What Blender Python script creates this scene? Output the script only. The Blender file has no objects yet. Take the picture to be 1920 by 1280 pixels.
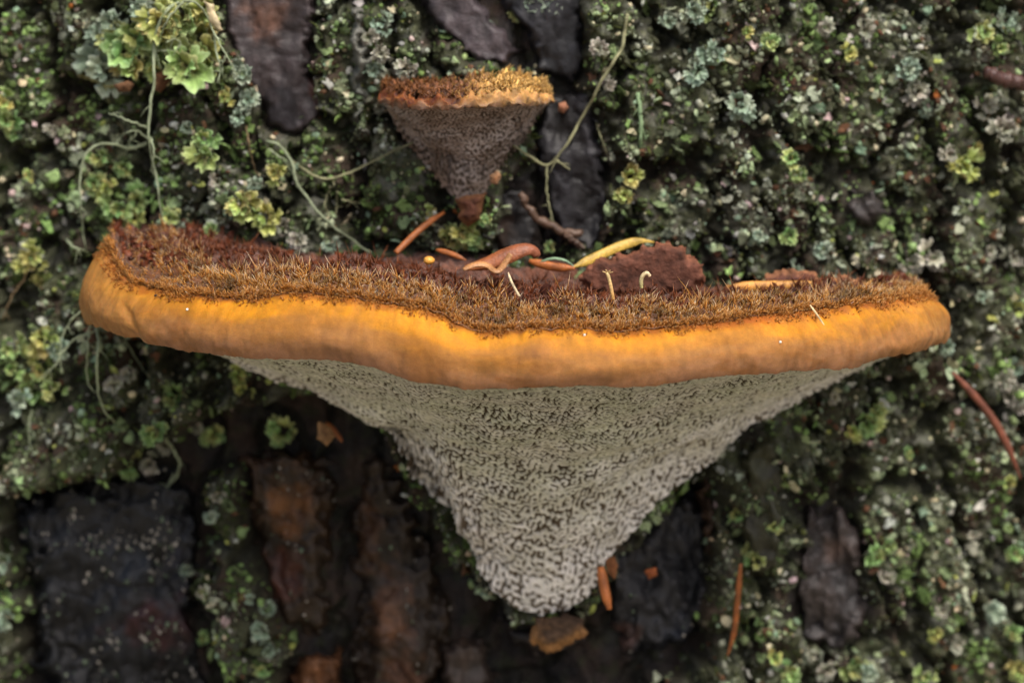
import bpy, math, random
import numpy as np

# ------------------------------------------------------------------ camera, sky, sun, exposure
scene = bpy.context.scene
COL = scene.collection
PX = 1e-4                                   # one photo pixel at the focus distance = 0.1 mm
PITCH = math.radians(10)
DIST = 0.55
FOCUS = np.array([0.0, -0.030, 0.0])
FWD = np.array([0, math.cos(PITCH), -math.sin(PITCH)])
UPV = np.array([0, math.sin(PITCH), math.cos(PITCH)])
CAM = FOCUS - FWD * DIST
KPX = PX / DIST

cd = bpy.data.cameras.new('camera')
cam = bpy.data.objects.new('camera', cd); COL.objects.link(cam)
cam.location = CAM
cam.rotation_euler = (math.pi / 2 - PITCH, 0, 0)
cd.sensor_width = 36; cd.sensor_fit = 'HORIZONTAL'
cd.lens = 36 * DIST / 0.192
cd.clip_start = 0.02; cd.clip_end = 500
cd.dof.use_dof = True
cd.dof.focus_distance = DIST - 0.004
cd.dof.aperture_fstop = 11
scene.camera = cam

SUN_EL, SUN_AZ = math.radians(56), math.radians(28)      # azimuth towards picture right, in front of the trunk
world = bpy.data.worlds.new('World'); scene.world = world; world.use_nodes = True
wn = world.node_tree.nodes; wl = world.node_tree.links
sky = wn.new('ShaderNodeTexSky'); sky.sky_type = 'NISHITA'; sky.sun_disc = False
sky.sun_elevation = SUN_EL; sky.sun_rotation = math.pi - SUN_AZ
sky.air_density = 0.8; sky.dust_density = 6.0; sky.ozone_density = 1.0
wl.new(sky.outputs[0], wn['Background'].inputs[0]); wn['Background'].inputs[1].default_value = 0.11
sl = bpy.data.lights.new('sun', 'SUN'); sl.energy = 1.5; sl.angle = math.radians(11); sl.color = (1, 0.96, 0.90)
sun = bpy.data.objects.new('sun', sl); COL.objects.link(sun)
sd = np.array([math.sin(SUN_AZ) * math.cos(SUN_EL), -math.cos(SUN_AZ) * math.cos(SUN_EL), math.sin(SUN_EL)])
from mathutils import Vector, Matrix
sun.rotation_euler = Vector(sd).to_track_quat('Z', 'Y').to_euler()
scene.view_settings.view_transform = 'Standard'; scene.view_settings.look = 'None'
scene.view_settings.exposure = 0.84; scene.view_settings.gamma = 1
scene.cycles.use_denoising = True
scene.cycles.max_bounces = 6

# ------------------------------------------------------------------ helpers
def pt(px, py, y):
    """point on the vertical plane Y=y seen at a photo pixel"""
    px = np.asarray(px, float); py = np.asarray(py, float); y = np.asarray(y, float)
    a = (px - 960) * KPX; b = (640 - py) * KPX
    dy = FWD[1] + b * UPV[1]; dz = FWD[2] + b * UPV[2]
    t = (y - CAM[1]) / dy
    return np.stack(np.broadcast_arrays(CAM[0] + a * t, y + 0 * t, CAM[2] + dz * t), -1)

def proj(P):
    d = P - CAM
    f = d @ FWD
    return 960 + d[..., 0] / f / KPX, 640 - (d @ UPV) / f / KPX

def hash2(i, j, s):
    i = i.astype(np.int64); j = j.astype(np.int64)
    h = (i * 374761393 + j * 668265263 + s * 974711 + 1013904223) & 0xFFFFFFFF
    h = ((h ^ (h >> 13)) * 1274126177) & 0xFFFFFFFF
    h = ((h ^ (h >> 16)) * 2246822519) & 0xFFFFFFFF
    return ((h ^ (h >> 15)) & 0xFFFFFF) / 16777216.0

def vnoise(x, y, s=0):
    """gradient noise about -0.7..0.7"""
    x = np.asarray(x, float); y = np.asarray(y, float)
    i = np.floor(x); j = np.floor(y); fx = x - i; fy = y - j
    ux = fx * fx * fx * (fx * (fx * 6 - 15) + 10); uy = fy * fy * fy * (fy * (fy * 6 - 15) + 10)
    def g(a, b):
        an = hash2(i + a, j + b, s) * 2 * np.pi
        return np.cos(an) * (fx - a) + np.sin(an) * (fy - b)
    n0 = g(0, 0) * (1 - ux) + g(1, 0) * ux
    n1 = g(0, 1) * (1 - ux) + g(1, 1) * ux
    return (n0 * (1 - uy) + n1 * uy) * 1.4

def fbm(x, y, s=0, o=4, gain=.5):
    r = 0; a = 1
    for k in range(o):
        r = r + a * vnoise(x * 2 ** k + 17.3 * k, y * 2 ** k - 9.1 * k, s + k * 31); a *= gain
    return r

def worley(x, y, s=0):
    i = np.floor(x); j = np.floor(y)
    f1 = np.full(x.shape, 9.0); f2 = np.full(x.shape, 9.0); cid = np.zeros(x.shape)
    for a in (-1, 0, 1):
        for b in (-1, 0, 1):
            cx = i + a + hash2(i + a, j + b, s); cy = j + b + hash2(i + a, j + b, s + 7)
            d = np.hypot(cx - x, cy - y); r = hash2(i + a, j + b, s + 13)
            near = d < f1
            f2 = np.where(near, f1, np.minimum(f2, d)); cid = np.where(near, r, cid); f1 = np.where(near, d, f1)
    return f1, f2, cid

def waves(P, wl, seed, n=48, spread=.16):
    """labyrinth field: plane waves of about one wavelength in all directions"""
    r = np.random.default_rng(seed); out = np.zeros(P.shape[:-1])
    for _ in range(n):
        d = r.normal(size=3); d /= np.linalg.norm(d)
        out += np.cos((P @ d) * (2 * np.pi / wl * (1 + spread * r.normal())) + r.uniform(0, 6.283))
    return out / math.sqrt(n / 2)

def sstep(a, b, x):
    t = np.clip((x - a) / (b - a), 0, 1); return t * t * (3 - 2 * t)

def spline(pts, n):
    """smooth resample of a polyline of any dimension"""
    p = np.asarray(pts, float)
    if len(p) == 2: return p[0] + (p[1] - p[0]) * np.linspace(0, 1, n)[:, None]
    q = np.vstack([2 * p[0] - p[1], p, 2 * p[-1] - p[-2]])
    seg = np.linalg.norm(np.diff(p, axis=0), axis=1); cum = np.r_[0, np.cumsum(seg)]
    out = []
    for d in np.linspace(0, cum[-1], n):
        k = min(np.searchsorted(cum, d, 'right') - 1, len(p) - 2); t = (d - cum[k]) / max(seg[k], 1e-9)
        a, b, c, e = q[k], q[k + 1], q[k + 2], q[k + 3]
        out.append(.5 * (2 * b + (c - a) * t + (2 * a - 5 * b + 4 * c - e) * t * t + (3 * b - a - 3 * c + e) * t ** 3))
    return np.array(out)

def curve_fn(pts, n=400, smooth=0):
    p = np.array(sorted(pts), float); xs = np.linspace(p[0, 0], p[-1, 0], n); ys = np.interp(xs, p[:, 0], p[:, 1])
    if smooth:
        k = np.ones(smooth) / smooth; ys = np.convolve(np.pad(ys, smooth // 2, 'edge'), k, 'same')[smooth // 2:smooth // 2 + n]
    return lambda x: np.interp(x, xs, ys)

def poly_dist(X, Y, poly):
    """signed distance in pixels, positive inside"""
    p = np.asarray(poly, float); ins = np.zeros(X.shape, bool); dm = np.full(X.shape, 1e9)
    for k in range(len(p)):
        a = p[k]; b = p[(k + 1) % len(p)]
        e = b - a; t = np.clip(((X - a[0]) * e[0] + (Y - a[1]) * e[1]) / (e @ e), 0, 1)
        dm = np.minimum(dm, np.hypot(X - a[0] - t * e[0], Y - a[1] - t * e[1]))
        c = (a[1] > Y) != (b[1] > Y)
        xc = (b[0] - a[0]) * (Y - a[1]) / (b[1] - a[1] + 1e-12) + a[0]
        ins ^= c & (X < xc)
    return np.where(ins, dm, -dm)

def lin(r, g, b):
    f = lambda c: ((c / 255 + .055) / 1.055) ** 2.4 if c > 10 else c / 255 / 12.92
    return np.array([f(r), f(g), f(b)])

def grid_faces(nu, nv, mask=None):
    i, j = np.meshgrid(np.arange(nu - 1), np.arange(nv - 1), indexing='ij')
    a = i * nv + j
    f = np.stack([a, a + nv, a + nv + 1, a + 1], -1)
    if mask is not None: return f[mask]
    return f.reshape(-1, 4)

def mk_mesh(name, V, F, col=None, attrs=None, smooth=True):
    """V (n,3); F array (m,k) or list of such arrays"""
    me = bpy.data.meshes.new(name)
    Fs = F if isinstance(F, list) else [F]
    Fs = [np.asarray(f, np.int32) for f in Fs if len(f)]
    V = np.asarray(V, np.float32)
    me.vertices.add(len(V)); me.vertices.foreach_set('co', V.ravel())
    li = np.concatenate([f.ravel() for f in Fs]); tot = np.concatenate([np.full(len(f), f.shape[1], np.int32) for f in Fs])
    st = np.r_[0, np.cumsum(tot)[:-1]].astype(np.int32)
    me.loops.add(len(li)); me.loops.foreach_set('vertex_index', li.astype(np.int32))
    me.polygons.add(len(tot)); me.polygons.foreach_set('loop_start', st)
    me.polygons.foreach_set('use_smooth', np.full(len(tot), smooth))
    if col is not None:
        c = np.ones((len(V), 4), np.float32); c[:, :3] = col
        a = me.color_attributes.new('col', 'FLOAT_COLOR', 'POINT'); a.data.foreach_set('color', c.ravel())
    for k, v in (attrs or {}).items():
        a = me.attributes.new(k, 'FLOAT', 'POINT'); a.data.foreach_set('value', np.asarray(v, np.float32).ravel())
    me.update(); me.validate()
    return me

def add(name, me, mat, parent=None, loc=None):
    o = bpy.data.objects.new(name, me); COL.objects.link(o)
    if mat and not len(me.materials): me.materials.append(mat)
    if parent: o.parent = parent
    if loc is not None: o.location = loc
    return o

def tag(o, label=None, cat=None, group=None, kind=None):
    for k, v in (('label', label), ('category', cat), ('group', group), ('kind', kind)):
        if v: o[k] = v
    return o

def empty(name, loc, label, cat, group=None):
    o = bpy.data.objects.new(name, None); COL.objects.link(o); o.location = loc
    o.empty_display_size = .005
    return tag(o, label, cat, group)

def tube(P, R, sides=7, flat=None):
    """tube round a path; flat = (width factor, thickness factor)"""
    P = np.asarray(P, float); n = len(P); R = np.broadcast_to(np.asarray(R, float), (n,))
    T = np.gradient(P, axis=0); T /= np.linalg.norm(T, axis=1)[:, None] + 1e-12
    N = np.zeros_like(P); ref = np.array([0, -1, 0.15]); 
    v = ref - T[0] * (ref @ T[0]); N[0] = v / np.linalg.norm(v)
    for k in range(1, n):
        v = N[k - 1] - T[k] * (N[k - 1] @ T[k]); N[k] = v / (np.linalg.norm(v) + 1e-12)
    B = np.cross(T, N); an = np.arange(sides) / sides * 2 * np.pi
    fa, fb = flat or (1, 1)
    V = P[:, None] + R[:, None, None] * (np.cos(an)[None, :, None] * N[:, None] * fb + np.sin(an)[None, :, None] * B[:, None] * fa)
    V = V.reshape(-1, 3); F = []
    for k in range(n - 1):
        for s in range(sides):
            F.append((k * sides + s, k * sides + (s + 1) % sides, (k + 1) * sides + (s + 1) % sides, (k + 1) * sides + s))
    V = np.vstack([V, P[0], P[-1]])
    c0, c1 = n * sides, n * sides + 1
    Tr = [(c0, (s + 1) % sides, s) for s in range(sides)] + [(c1, (n - 1) * sides + s, (n - 1) * sides + (s + 1) % sides) for s in range(sides)]
    return V, [np.array(F), np.array(Tr)]

def normals_grid(G):
    a = np.gradient(G, axis=0); b = np.gradient(G, axis=1)
    n = np.cross(a, b); return n / (np.linalg.norm(n, axis=-1, keepdims=True) + 1e-12)

# ------------------------------------------------------------------ materials
def material(name, rough=.7, spec=.3, bump=(), noise_mix=None, sss=0, sss_r=(1, .4, .15), transl=0, coat=0, rand=0, base=None, sheen=0):
    """base colour from the 'col' attribute (or base), broken up by noise; bump = [(scale, strength, distance)]"""
    m = bpy.data.materials.new(name); m.use_nodes = True
    nt = m.node_tree; N = nt.nodes; L = nt.links; b = N['Principled BSDF']
    b.inputs['Roughness'].default_value = rough; b.inputs['Specular IOR Level'].default_value = spec
    if base is None:
        at = N.new('ShaderNodeAttribute'); at.attribute_name = 'col'; c = at.outputs['Color']
    else:
        at = N.new('ShaderNodeRGB'); at.outputs[0].default_value = (*base, 1); c = at.outputs[0]
    co = N.new('ShaderNodeTexCoord').outputs['Object']
    for sc, lo, hi in (noise_mix or ()):
        nz = N.new('ShaderNodeTexNoise'); nz.inputs['Scale'].default_value = sc; nz.inputs['Detail'].default_value = 3
        L.new(co, nz.inputs['Vector'])
        mr = N.new('ShaderNodeMapRange'); mr.inputs[1].default_value = .3; mr.inputs[2].default_value = .7
        mr.inputs[3].default_value = lo; mr.inputs[4].default_value = hi; L.new(nz.outputs[0], mr.inputs[0])
        mx = N.new('ShaderNodeVectorMath'); mx.operation = 'SCALE'
        L.new(c, mx.inputs[0]); L.new(mr.outputs[0], mx.inputs['Scale']); c = mx.outputs[0]
    if rand:
        oi = N.new('ShaderNodeObjectInfo')
        hs = N.new('ShaderNodeHueSaturation')
        mh = N.new('ShaderNodeMapRange'); mh.inputs[3].default_value = .5 - rand * .06; mh.inputs[4].default_value = .5 + rand * .05
        mv = N.new('ShaderNodeMapRange'); mv.inputs[3].default_value = 1 - rand * .28; mv.inputs[4].default_value = 1 + rand * .38
        mm = N.new('ShaderNodeMath'); mm.operation = 'MULTIPLY'; mm.inputs[1].default_value = 7.31
        fr = N.new('ShaderNodeMath'); fr.operation = 'FRACT'
        L.new(oi.outputs['Random'], mh.inputs[0]); L.new(oi.outputs['Random'], mm.inputs[0]); L.new(mm.outputs[0], fr.inputs[0]); L.new(fr.outputs[0], mv.inputs[0])
        L.new(mh.outputs[0], hs.inputs['Hue']); L.new(mv.outputs[0], hs.inputs['Value']); L.new(c, hs.inputs['Color']); c = hs.outputs[0]
    L.new(c, b.inputs['Base Color'])
    nrm = None
    for sc, st, di in bump:
        nz = N.new('ShaderNodeTexNoise'); nz.inputs['Scale'].default_value = sc; nz.inputs['Detail'].default_value = 2
        L.new(co, nz.inputs['Vector'])
        bp = N.new('ShaderNodeBump'); bp.inputs['Strength'].default_value = st; bp.inputs['Distance'].default_value = di
        L.new(nz.outputs[0], bp.inputs['Height'])
        if nrm: L.new(nrm, bp.inputs['Normal'])
        nrm = bp.outputs[0]
    if nrm: L.new(nrm, b.inputs['Normal'])
    if sss:
        b.inputs['Subsurface Weight'].default_value = sss; b.inputs['Subsurface Radius'].default_value = sss_r
        b.inputs['Subsurface Scale'].default_value = .0016
    if coat: b.inputs['Coat Weight'].default_value = coat; b.inputs['Coat Roughness'].default_value = .3
    if sheen: b.inputs['Sheen Weight'].default_value = sheen
    if transl:
        tr = N.new('ShaderNodeBsdfTranslucent'); L.new(c, tr.inputs['Color'])
        mx = N.new('ShaderNodeMixShader'); mx.inputs[0].default_value = transl
        L.new(b.outputs[0], mx.inputs[1]); L.new(tr.outputs[0], mx.inputs[2])
        L.new(mx.outputs[0], N['Material Output'].inputs['Surface'])
    return m

M = {}
M['bark'] = material('mossy_bark', .8, .25, [(900, .8, .0008), (3500, .6, .0003)], [(500, .6, 1.35), (2600, .7, 1.3)])
M['plate'] = material('wet_bark_plate', .5, .32, [(420, .35, .0008), (2600, .5, .0003)], [(140, .7, 1.3), (1500, .8, 1.2)])
M['crumb'] = material('crusty_lichen', .85, .2, [(3000, .4, .0003)], [(1800, .75, 1.25)])
M['lobe'] = material('leafy_lichen', .75, .25, [(1500, .4, .0003)], [(900, .72, 1.22)], transl=.22, rand=1)
M['strand'] = material('beard_lichen', .8, .2, [(4000, .3, .0001)], [(900, .75, 1.2)], transl=.12)
M['rim'] = material('waxy_cap_margin', .55, .22, [(1300, .20, .00030), (7000, .7, .00014)], [(90, .92, 1.08), (1100, .93, 1.07), (5200, .87, 1.13)], sss=.45)
M['top'] = material('felted_cap_top', .85, .25, [(1200, .8, .0008), (5000, .8, .0003)], [(700, .6, 1.4), (4200, .7, 1.35)], sheen=.15)
M['hair'] = material('cap_hair', .36, .35, (), (), transl=.42)
M['pore'] = material('pore_surface', .8, .2, [(6000, .3, .0001)], [(300, .88, 1.12), (3000, .88, 1.1)])
M['needle'] = material('dry_needle', .45, .45, [(2500, .5, .0003)], [(350, .6, 1.35), (3000, .7, 1.25)], transl=.1)
M['wood'] = material('dry_twig', .8, .25, [(1200, .7, .0005)], [(900, .65, 1.35)])
M['litter'] = material('forest_litter', .9, .2, [(60, .6, .01)], [(9, .6, 1.4), (90, .6, 1.4)], base=(.24, .21, .15))

# ------------------------------------------------------------------ ground (below the picture)
GZ = -0.75
me = mk_mesh('ground', [(-300, -300, GZ), (300, -300, GZ), (300, 300, GZ), (-300, 300, GZ)], np.array([[0, 1, 2, 3]]))
tag(add('ground', me, M['litter']), kind='structure')

# ------------------------------------------------------------------ tree trunk: bark as one relief, loose plates as parts
TR, Y0 = 0.40, 0.009
AX = Y0 + TR
def cyl(s, z, h):
    f = s / TR
    return np.stack([(TR + h) * np.sin(f), AX - (TR + h) * np.cos(f), z + 0 * h], -1)

CAVITY = [(0, 915), (190, 888), (250, 840), (330, 800), (440, 745), (600, 740), (720, 790), (790, 930), (880, 1060), (960, 1150), (1090, 1150),
          (1180, 1010), (1330, 870), (1352, 1000), (1330, 1160), (1350, 1255), (1180, 1330), (30, 1400), (14, 1180)]
BARE1 = [(398, -60), (600, -60), (585, 110), (606, 190), (575, 262), (520, 262), (478, 195), (440, 110)]
BARE2 = [(760, -60), (1100, -60), (1095, 110), (1120, 230), (1150, 330), (1150, 420), (1120, 480), (960, 480), (930, 360), (1000, 240), (1030, 170), (960, 140), (900, 125), (830, 70)]
BARE3 = [(1490, 940), (1600, 935), (1630, 1010), (1640, 1225), (1500, 1225), (1470, 1130)]
BARE4 = [(1575, 350), (1650, 340), (1690, 400), (1650, 440), (1580, 430)]
BARE5 = [(1130, 560), (1400, 330), (1460, 420), (1400, 500), (1300, 470)]

RIDGE = [(372, 905), (430, 880), (452, 960), (478, 1090), (520, 1230), (540, 1340), (400, 1340), (398, 1230), (372, 1130), (396, 1030)]
def trunk_fields(s, z):
    """height, crust cover, colour of the bark at arc length s, height z"""
    qx, qy = proj(cyl(s, z, np.zeros_like(s)))
    wx = qx + 26 * fbm(qx / 70, qy / 70, 3, 3) ; wy = qy + 26 * fbm(qx / 70, qy / 70, 4, 3)
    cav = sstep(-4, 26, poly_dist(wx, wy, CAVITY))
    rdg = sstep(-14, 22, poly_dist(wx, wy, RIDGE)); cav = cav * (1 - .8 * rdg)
    b1 = sstep(-8, 20, poly_dist(wx, wy, BARE1)); b2 = sstep(-8, 22, poly_dist(wx, wy, BARE2)); b3 = sstep(-10, 26, poly_dist(wx, wy, BARE3))
    b4 = .8 * sstep(-20, 26, poly_dist(wx, wy, BARE4)) + .55 * sstep(-20, 40, poly_dist(wx, wy, BARE5))
    bare = np.clip(np.maximum.reduce([cav, b1, b2, b3, b4]), 0, 1)
    # vertical ridges and furrows
    rid = fbm(qx / 190 + .4 * vnoise(qx / 300, qy / 300, 8), qy / 520, 11, 3)
    f1, f2, cid = worley(wx / 120, wy / 260, 21)
    fur = 1 - sstep(.03, .20, f2 - f1 + .10 * fbm(qx / 30, qy / 30, 22, 2))
    g1, g2, gid = worley(wx / 42 + .3 * vnoise(qx / 20, qy / 20, 5), wy / 48, 33)
    lump = 1 - g1 ** 1.5
    e1, e2, eid = worley(qx / 17, qy / 17, 41)
    small = 1 - e1
    h = .0042 * rid + .0022 * (cid - .5) - .0048 * fur * (1 - bare * .6)
    h += (1 - bare) * (.0029 * lump - .0014 + .0010 * small + .0012 * fbm(qx / 25, qy / 25, 6, 3))
    h += bare * (.0012 * fbm(qx / 60, qy / 110, 7, 4))
    h += -.011 * cav - .0035 * b1 - .006 * b2 - .004 * b3
    # the crust bulges forward along the rim of the hollow
    h += .003 * sstep(-90, -15, poly_dist(wx, wy, CAVITY)) * (1 - cav)
    gap = 1 - sstep(.05, .30, g2 - g1)
    cover = (1 - (bare * (1 - .5 * rdg)) ** 2.5) * (1 - .85 * fur) * (1 - .7 * gap) * (.35 + .65 * sstep(-.35, .15, fbm(qx / 75, qy / 95, 55, 3)))
    n1 = fbm(qx / 90, qy / 90, 51, 4); n2 = fbm(qx / 30, qy / 30, 52, 3); n3 = vnoise(qx / 9, qy / 9, 53)
    olive = np.array([.034, .034, .018]); green = np.array([.056, .064, .032]); grey = np.array([.115, .118, .096]); brown = np.array([.040, .028, .018])
    mix = lambda a, b, t: a + (b - a) * np.clip(t, 0, 1)[..., None]
    c = mix(olive + 0 * n1[..., None], green, .5 + .9 * n1)
    c = mix(c, grey, sstep(.0, .5, n2 + .3 * n3) * .8)
    c = mix(c, brown, sstep(.15, .5, -n1 + .4 * n2))
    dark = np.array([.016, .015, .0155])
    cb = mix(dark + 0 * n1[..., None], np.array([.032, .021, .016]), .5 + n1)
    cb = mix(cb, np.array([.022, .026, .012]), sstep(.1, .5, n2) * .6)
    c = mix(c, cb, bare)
    c = mix(c, np.array([.012, .012, .008]), fur * .7)
    return h, cover, c

def graded(lo, hi, step, ends):
    a = np.arange(lo, hi + step / 2, step); out = list(a)
    d = step; x = out[-1]
    while x < ends[1]: d = min(d * 1.15, .004) if abs(x) < .22 else d * 1.2; x += d; out.append(min(x, ends[1]))
    d = step; x = out[0]; pre = []
    while x > ends[0]: d = min(d * 1.15, .004) if abs(x) < .22 else d * 1.2; x -= d; pre.append(max(x, ends[0]))
    return np.array(pre[::-1] + out)

half = math.pi * TR
SG = graded(-.128, .128, .00050, (-half, half)); ZG = graded(-.090, .090, .00050, (GZ - .05, 1.4))
S2, Z2 = np.meshgrid(SG, ZG, indexing='ij')
HT, COVER, CT = trunk_fields(S2, Z2)
HT = np.clip(HT, -.02, .012)
_qx, _qy = proj(cyl(S2, Z2, 0 * S2))
for _poly in ([(200, 560), (960, 480), (1740, 570), (1600, 720), (1400, 820), (1230, 960), (1120, 1100), (1010, 1155), (930, 1120), (850, 980), (730, 815), (500, 720)],
              [(720, 180), (1030, 180), (960, 300), (886, 386), (800, 315)]):
    _m = sstep(-30, 6, poly_dist(_qx, _qy, _poly)); HT = HT * (1 - _m) + np.minimum(HT, .0005) * _m
HT[0] = HT[-1] = 0
def grid_lookup(A, s, z):
    i = np.clip(np.searchsorted(SG, s) - 1, 0, len(SG) - 2); j = np.clip(np.searchsorted(ZG, z) - 1, 0, len(ZG) - 2)
    a = np.clip((s - SG[i]) / (SG[i + 1] - SG[i]), 0, 1); b = np.clip((z - ZG[j]) / (ZG[j + 1] - ZG[j]), 0, 1)
    if A.ndim == 3: a = a[..., None]; b = b[..., None]
    return A[i, j] * (1 - a) * (1 - b) + A[i + 1, j] * a * (1 - b) + A[i, j + 1] * (1 - a) * b + A[i + 1, j + 1] * a * b

def surf(px, py, lift=0.):
    """point of the bark seen at a photo pixel (lift = metres above the bark)"""
    px = np.asarray(px, float); py = np.asarray(py, float)
    y = np.full(np.broadcast(px, py).shape, Y0 + .004)
    for _ in range(10):
        P = pt(px, py, y)
        s = TR * np.arcsin(np.clip(P[..., 0] / TR, -.9, .9))
        h = grid_lookup(HT, s, P[..., 2]) + lift
        y = .5 * y + .5 * (AX - (TR + h) * np.cos(s / TR))
    return pt(px, py, y)

def bark_y(x):                      # bare cylinder depth at x
    return AX - np.sqrt(TR ** 2 - np.clip(x, -.3, .3) ** 2)

trunk = empty('tree_trunk', (0, AX, GZ), 'old conifer trunk with dark furrowed bark crusted in moss and lichen', 'tree trunk')
TB = np.array([0, AX, GZ])
V = cyl(S2, Z2, HT).reshape(-1, 3) - TB
bark = add('bark', mk_mesh('bark', V, grid_faces(len(SG), len(ZG)), CT.reshape(-1, 3)), M['bark'], trunk)

PLATES = []
def plate(poly, thick, colA, colB, seed, relief=.0010, step=5, streak=(60, 110), patch=None, name='bark_plate', parent=trunk, base=TB, lift=0, tilt=(0, 0), label=None, ew=24, W=14, mul=1., specks=0):
    p = np.asarray(poly, float); x0, y0 = p.min(0) - 10; x1, y1 = p.max(0) + 10
    gx = np.arange(x0, x1, step); gy = np.arange(y0, y1, step)
    X, Y = np.meshgrid(gx, gy, indexing='ij')
    d = poly_dist(X + W * fbm(X / 34, Y / 34, seed, 3), Y + W * fbm(X / 34, Y / 34, seed + 1, 3), poly)
    edge = sstep(0, ew, d + 5 * fbm(X / 14, Y / 14, seed + 3, 2)) ** .7
    Pc = np.array([p[:, 0].mean(), p[:, 1].mean()])
    s = TR * np.arcsin(np.clip(pt(X, Y, Y0)[..., 0] / TR, -.9, .9))
    Pb = surf(X, Y)
    ysm = np.median(Pb[d > 0][:, 1]) * .75 + Pb[..., 1] * .25
    n = fbm(X / streak[0], Y / streak[1], seed + 5, 3); n2 = fbm(X / 18, Y / 26, seed + 6, 3)
    w1_, w2_, _i = worley(X / 70 + .5 * n, Y / 120, seed + 12); crack = -(1 - sstep(.0, .06, w2_ - w1_))
    ter = np.floor(2.6 * (.5 + fbm(X / 90, Y / 150, seed + 9, 2))) / 2.6       # flaked steps
    h = thick * edge + relief * (n + .12 * n2 + .6 * ter + .5 * crack) * edge + lift + tilt[0] * (X - Pc[0]) * PX + tilt[1] * (Y - Pc[1]) * PX
    yy = ysm - h + (1 - edge) * .006
    V = pt(X, Y, yy)
    c = colA + (colB - colA) * np.clip(.5 + .9 * n, 0, 1)[..., None]
    if patch is not None:
        for (qx, qy, qr, qc) in patch:
            t = sstep(1, .2, np.hypot((X - qx) / qr[0], (Y - qy) / qr[1]) + .5 * fbm(X / 40, Y / 40, seed + 8, 3))
            c = c + (np.array(qc) - c) * t[..., None]
    c = c * mul * (1 + .5 * n2)[..., None]
    if specks:
        sel = (d > 14) & (fbm(X / 55, Y / 55, seed + 14, 3) > .08); PLATES.append((V[sel], specks))
    inside = d > -7
    m = inside[:-1, :-1] & inside[1:, :-1] & inside[:-1, 1:] & inside[1:, 1:]
    F = grid_faces(len(gx), len(gy), m)
    used = np.zeros(len(gx) * len(gy), bool); used[F.ravel()] = True
    remap = np.cumsum(used) - 1
    o = add(name, mk_mesh(name, V.reshape(-1, 3)[used] - base, remap[F], np.clip(c, .004, 1).reshape(-1, 3)[used]), M['plate'], parent)
    if label: o['label'] = label
    return o

purple = np.array([.030, .024, .025]); brownp = np.array([.060, .032, .020]); slate = np.array([.017, .018, .021]); black = np.array([.012, .011, .011])
rust = np.array([.125, .050, .020]); umber = np.array([.050, .026, .014])
plate([(385, -80), (612, -80), (598, 60), (592, 125), (622, 185), (604, 240), (552, 275), (496, 246), (466, 190), (424, 110)], .0030, purple, np.array([.042, .032, .033]), 60, .0008, ew=26, W=8,
      patch=[(500, 35, (60, 60), (.085, .045, .032)), (595, 150, (18, 80), (.075, .03, .022)), (530, 200, (50, 60), (.018, .016, .019))], label='smooth purple brown bark plate')
plate([(760, -80), (860, -80), (905, 5), (950, 55), (978, 95), (948, 135), (884, 120), (832, 72), (790, 25)], .0050, np.array([.040, .033, .036]), np.array([.058, .046, .050]), 61, .0006, W=8, ew=18)
plate([(895, -80), (1108, -80), (1104, 60), (1112, 125), (1075, 175), (1000, 150), (985, 80), (935, 20)], .0030, slate * .8, np.array([.022, .022, .026]), 62, .0010, W=10)
plate([(1015, 165), (1118, 165), (1140, 290), (1158, 390), (1130, 485), (1040, 470), (1000, 330), (985, 260)], .0030, black, np.array([.020, .019, .022]), 63, .0012, W=10)
plate([(915, 350), (985, 330), (1010, 400), (1030, 480), (930, 490), (905, 420)], .0026, black, np.array([.028, .020, .016]), 76, .0010, W=10)
plate([(14, 925), (110, 890), (220, 880), (330, 860), (384, 900), (398, 1030), (382, 1130), (410, 1240), (430, 1340), (70, 1340), (52, 1180), (30, 1060)], .0065, np.array([.006, .0062, .007]), np.array([.012, .0135, .0165]), 64, .0024, streak=(90, 110),  # plates in the hollow: dark bark, with the bracket's shadow also put into the colour
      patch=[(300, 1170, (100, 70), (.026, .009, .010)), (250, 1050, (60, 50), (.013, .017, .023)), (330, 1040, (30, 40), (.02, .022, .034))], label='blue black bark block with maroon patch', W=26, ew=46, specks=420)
plate([(440, 850), (560, 822), (640, 850), (640, 960), (636, 1060), (640, 1140), (624, 1205), (520, 1215), (482, 1110), (458, 1000)], .0048, np.array([.020, .014, .009]), np.array([.034, .019, .010]), 65, .0022, streak=(70, 160), ew=40, W=20,
      patch=[(540, 950, (52, 85), (.115, .048, .016)), (530, 1075, (55, 75), (.075, .028, .017)), (470, 870, (40, 30), (.06, .034, .022))], label='warm brown bark strip under the bracket', specks=50)
plate([(542, 1222), (640, 1212), (655, 1340), (535, 1340)], .0065, np.array([.070, .030, .014]), np.array([.13, .056, .024]), 66, .0014, streak=(60, 120), W=14, patch=[(655, 1280, (30, 80), (.02, .014, .01))])
plate([(650, 850), (735, 815), (790, 930), (830, 1030), (860, 1130), (850, 1340), (668, 1340), (655, 1200), (648, 1060)], .0042, np.array([.016, .011, .008]), np.array([.028, .018, .011]), 67, .0026, streak=(80, 190), ew=48, W=24,
      patch=[(690, 1000, (32, 110), (.060, .030, .016)), (735, 1150, (46, 120), (.105, .050, .027)), (765, 1270, (40, 70), (.085, .040, .024))], label='broad warm brown bark plate under the bracket', specks=30)
plate([(815, 1200), (905, 1185), (930, 1250), (935, 1330), (820, 1330)], .006, np.array([.035, .028, .024]), np.array([.06, .04, .03]), 68, .0014)
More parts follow.
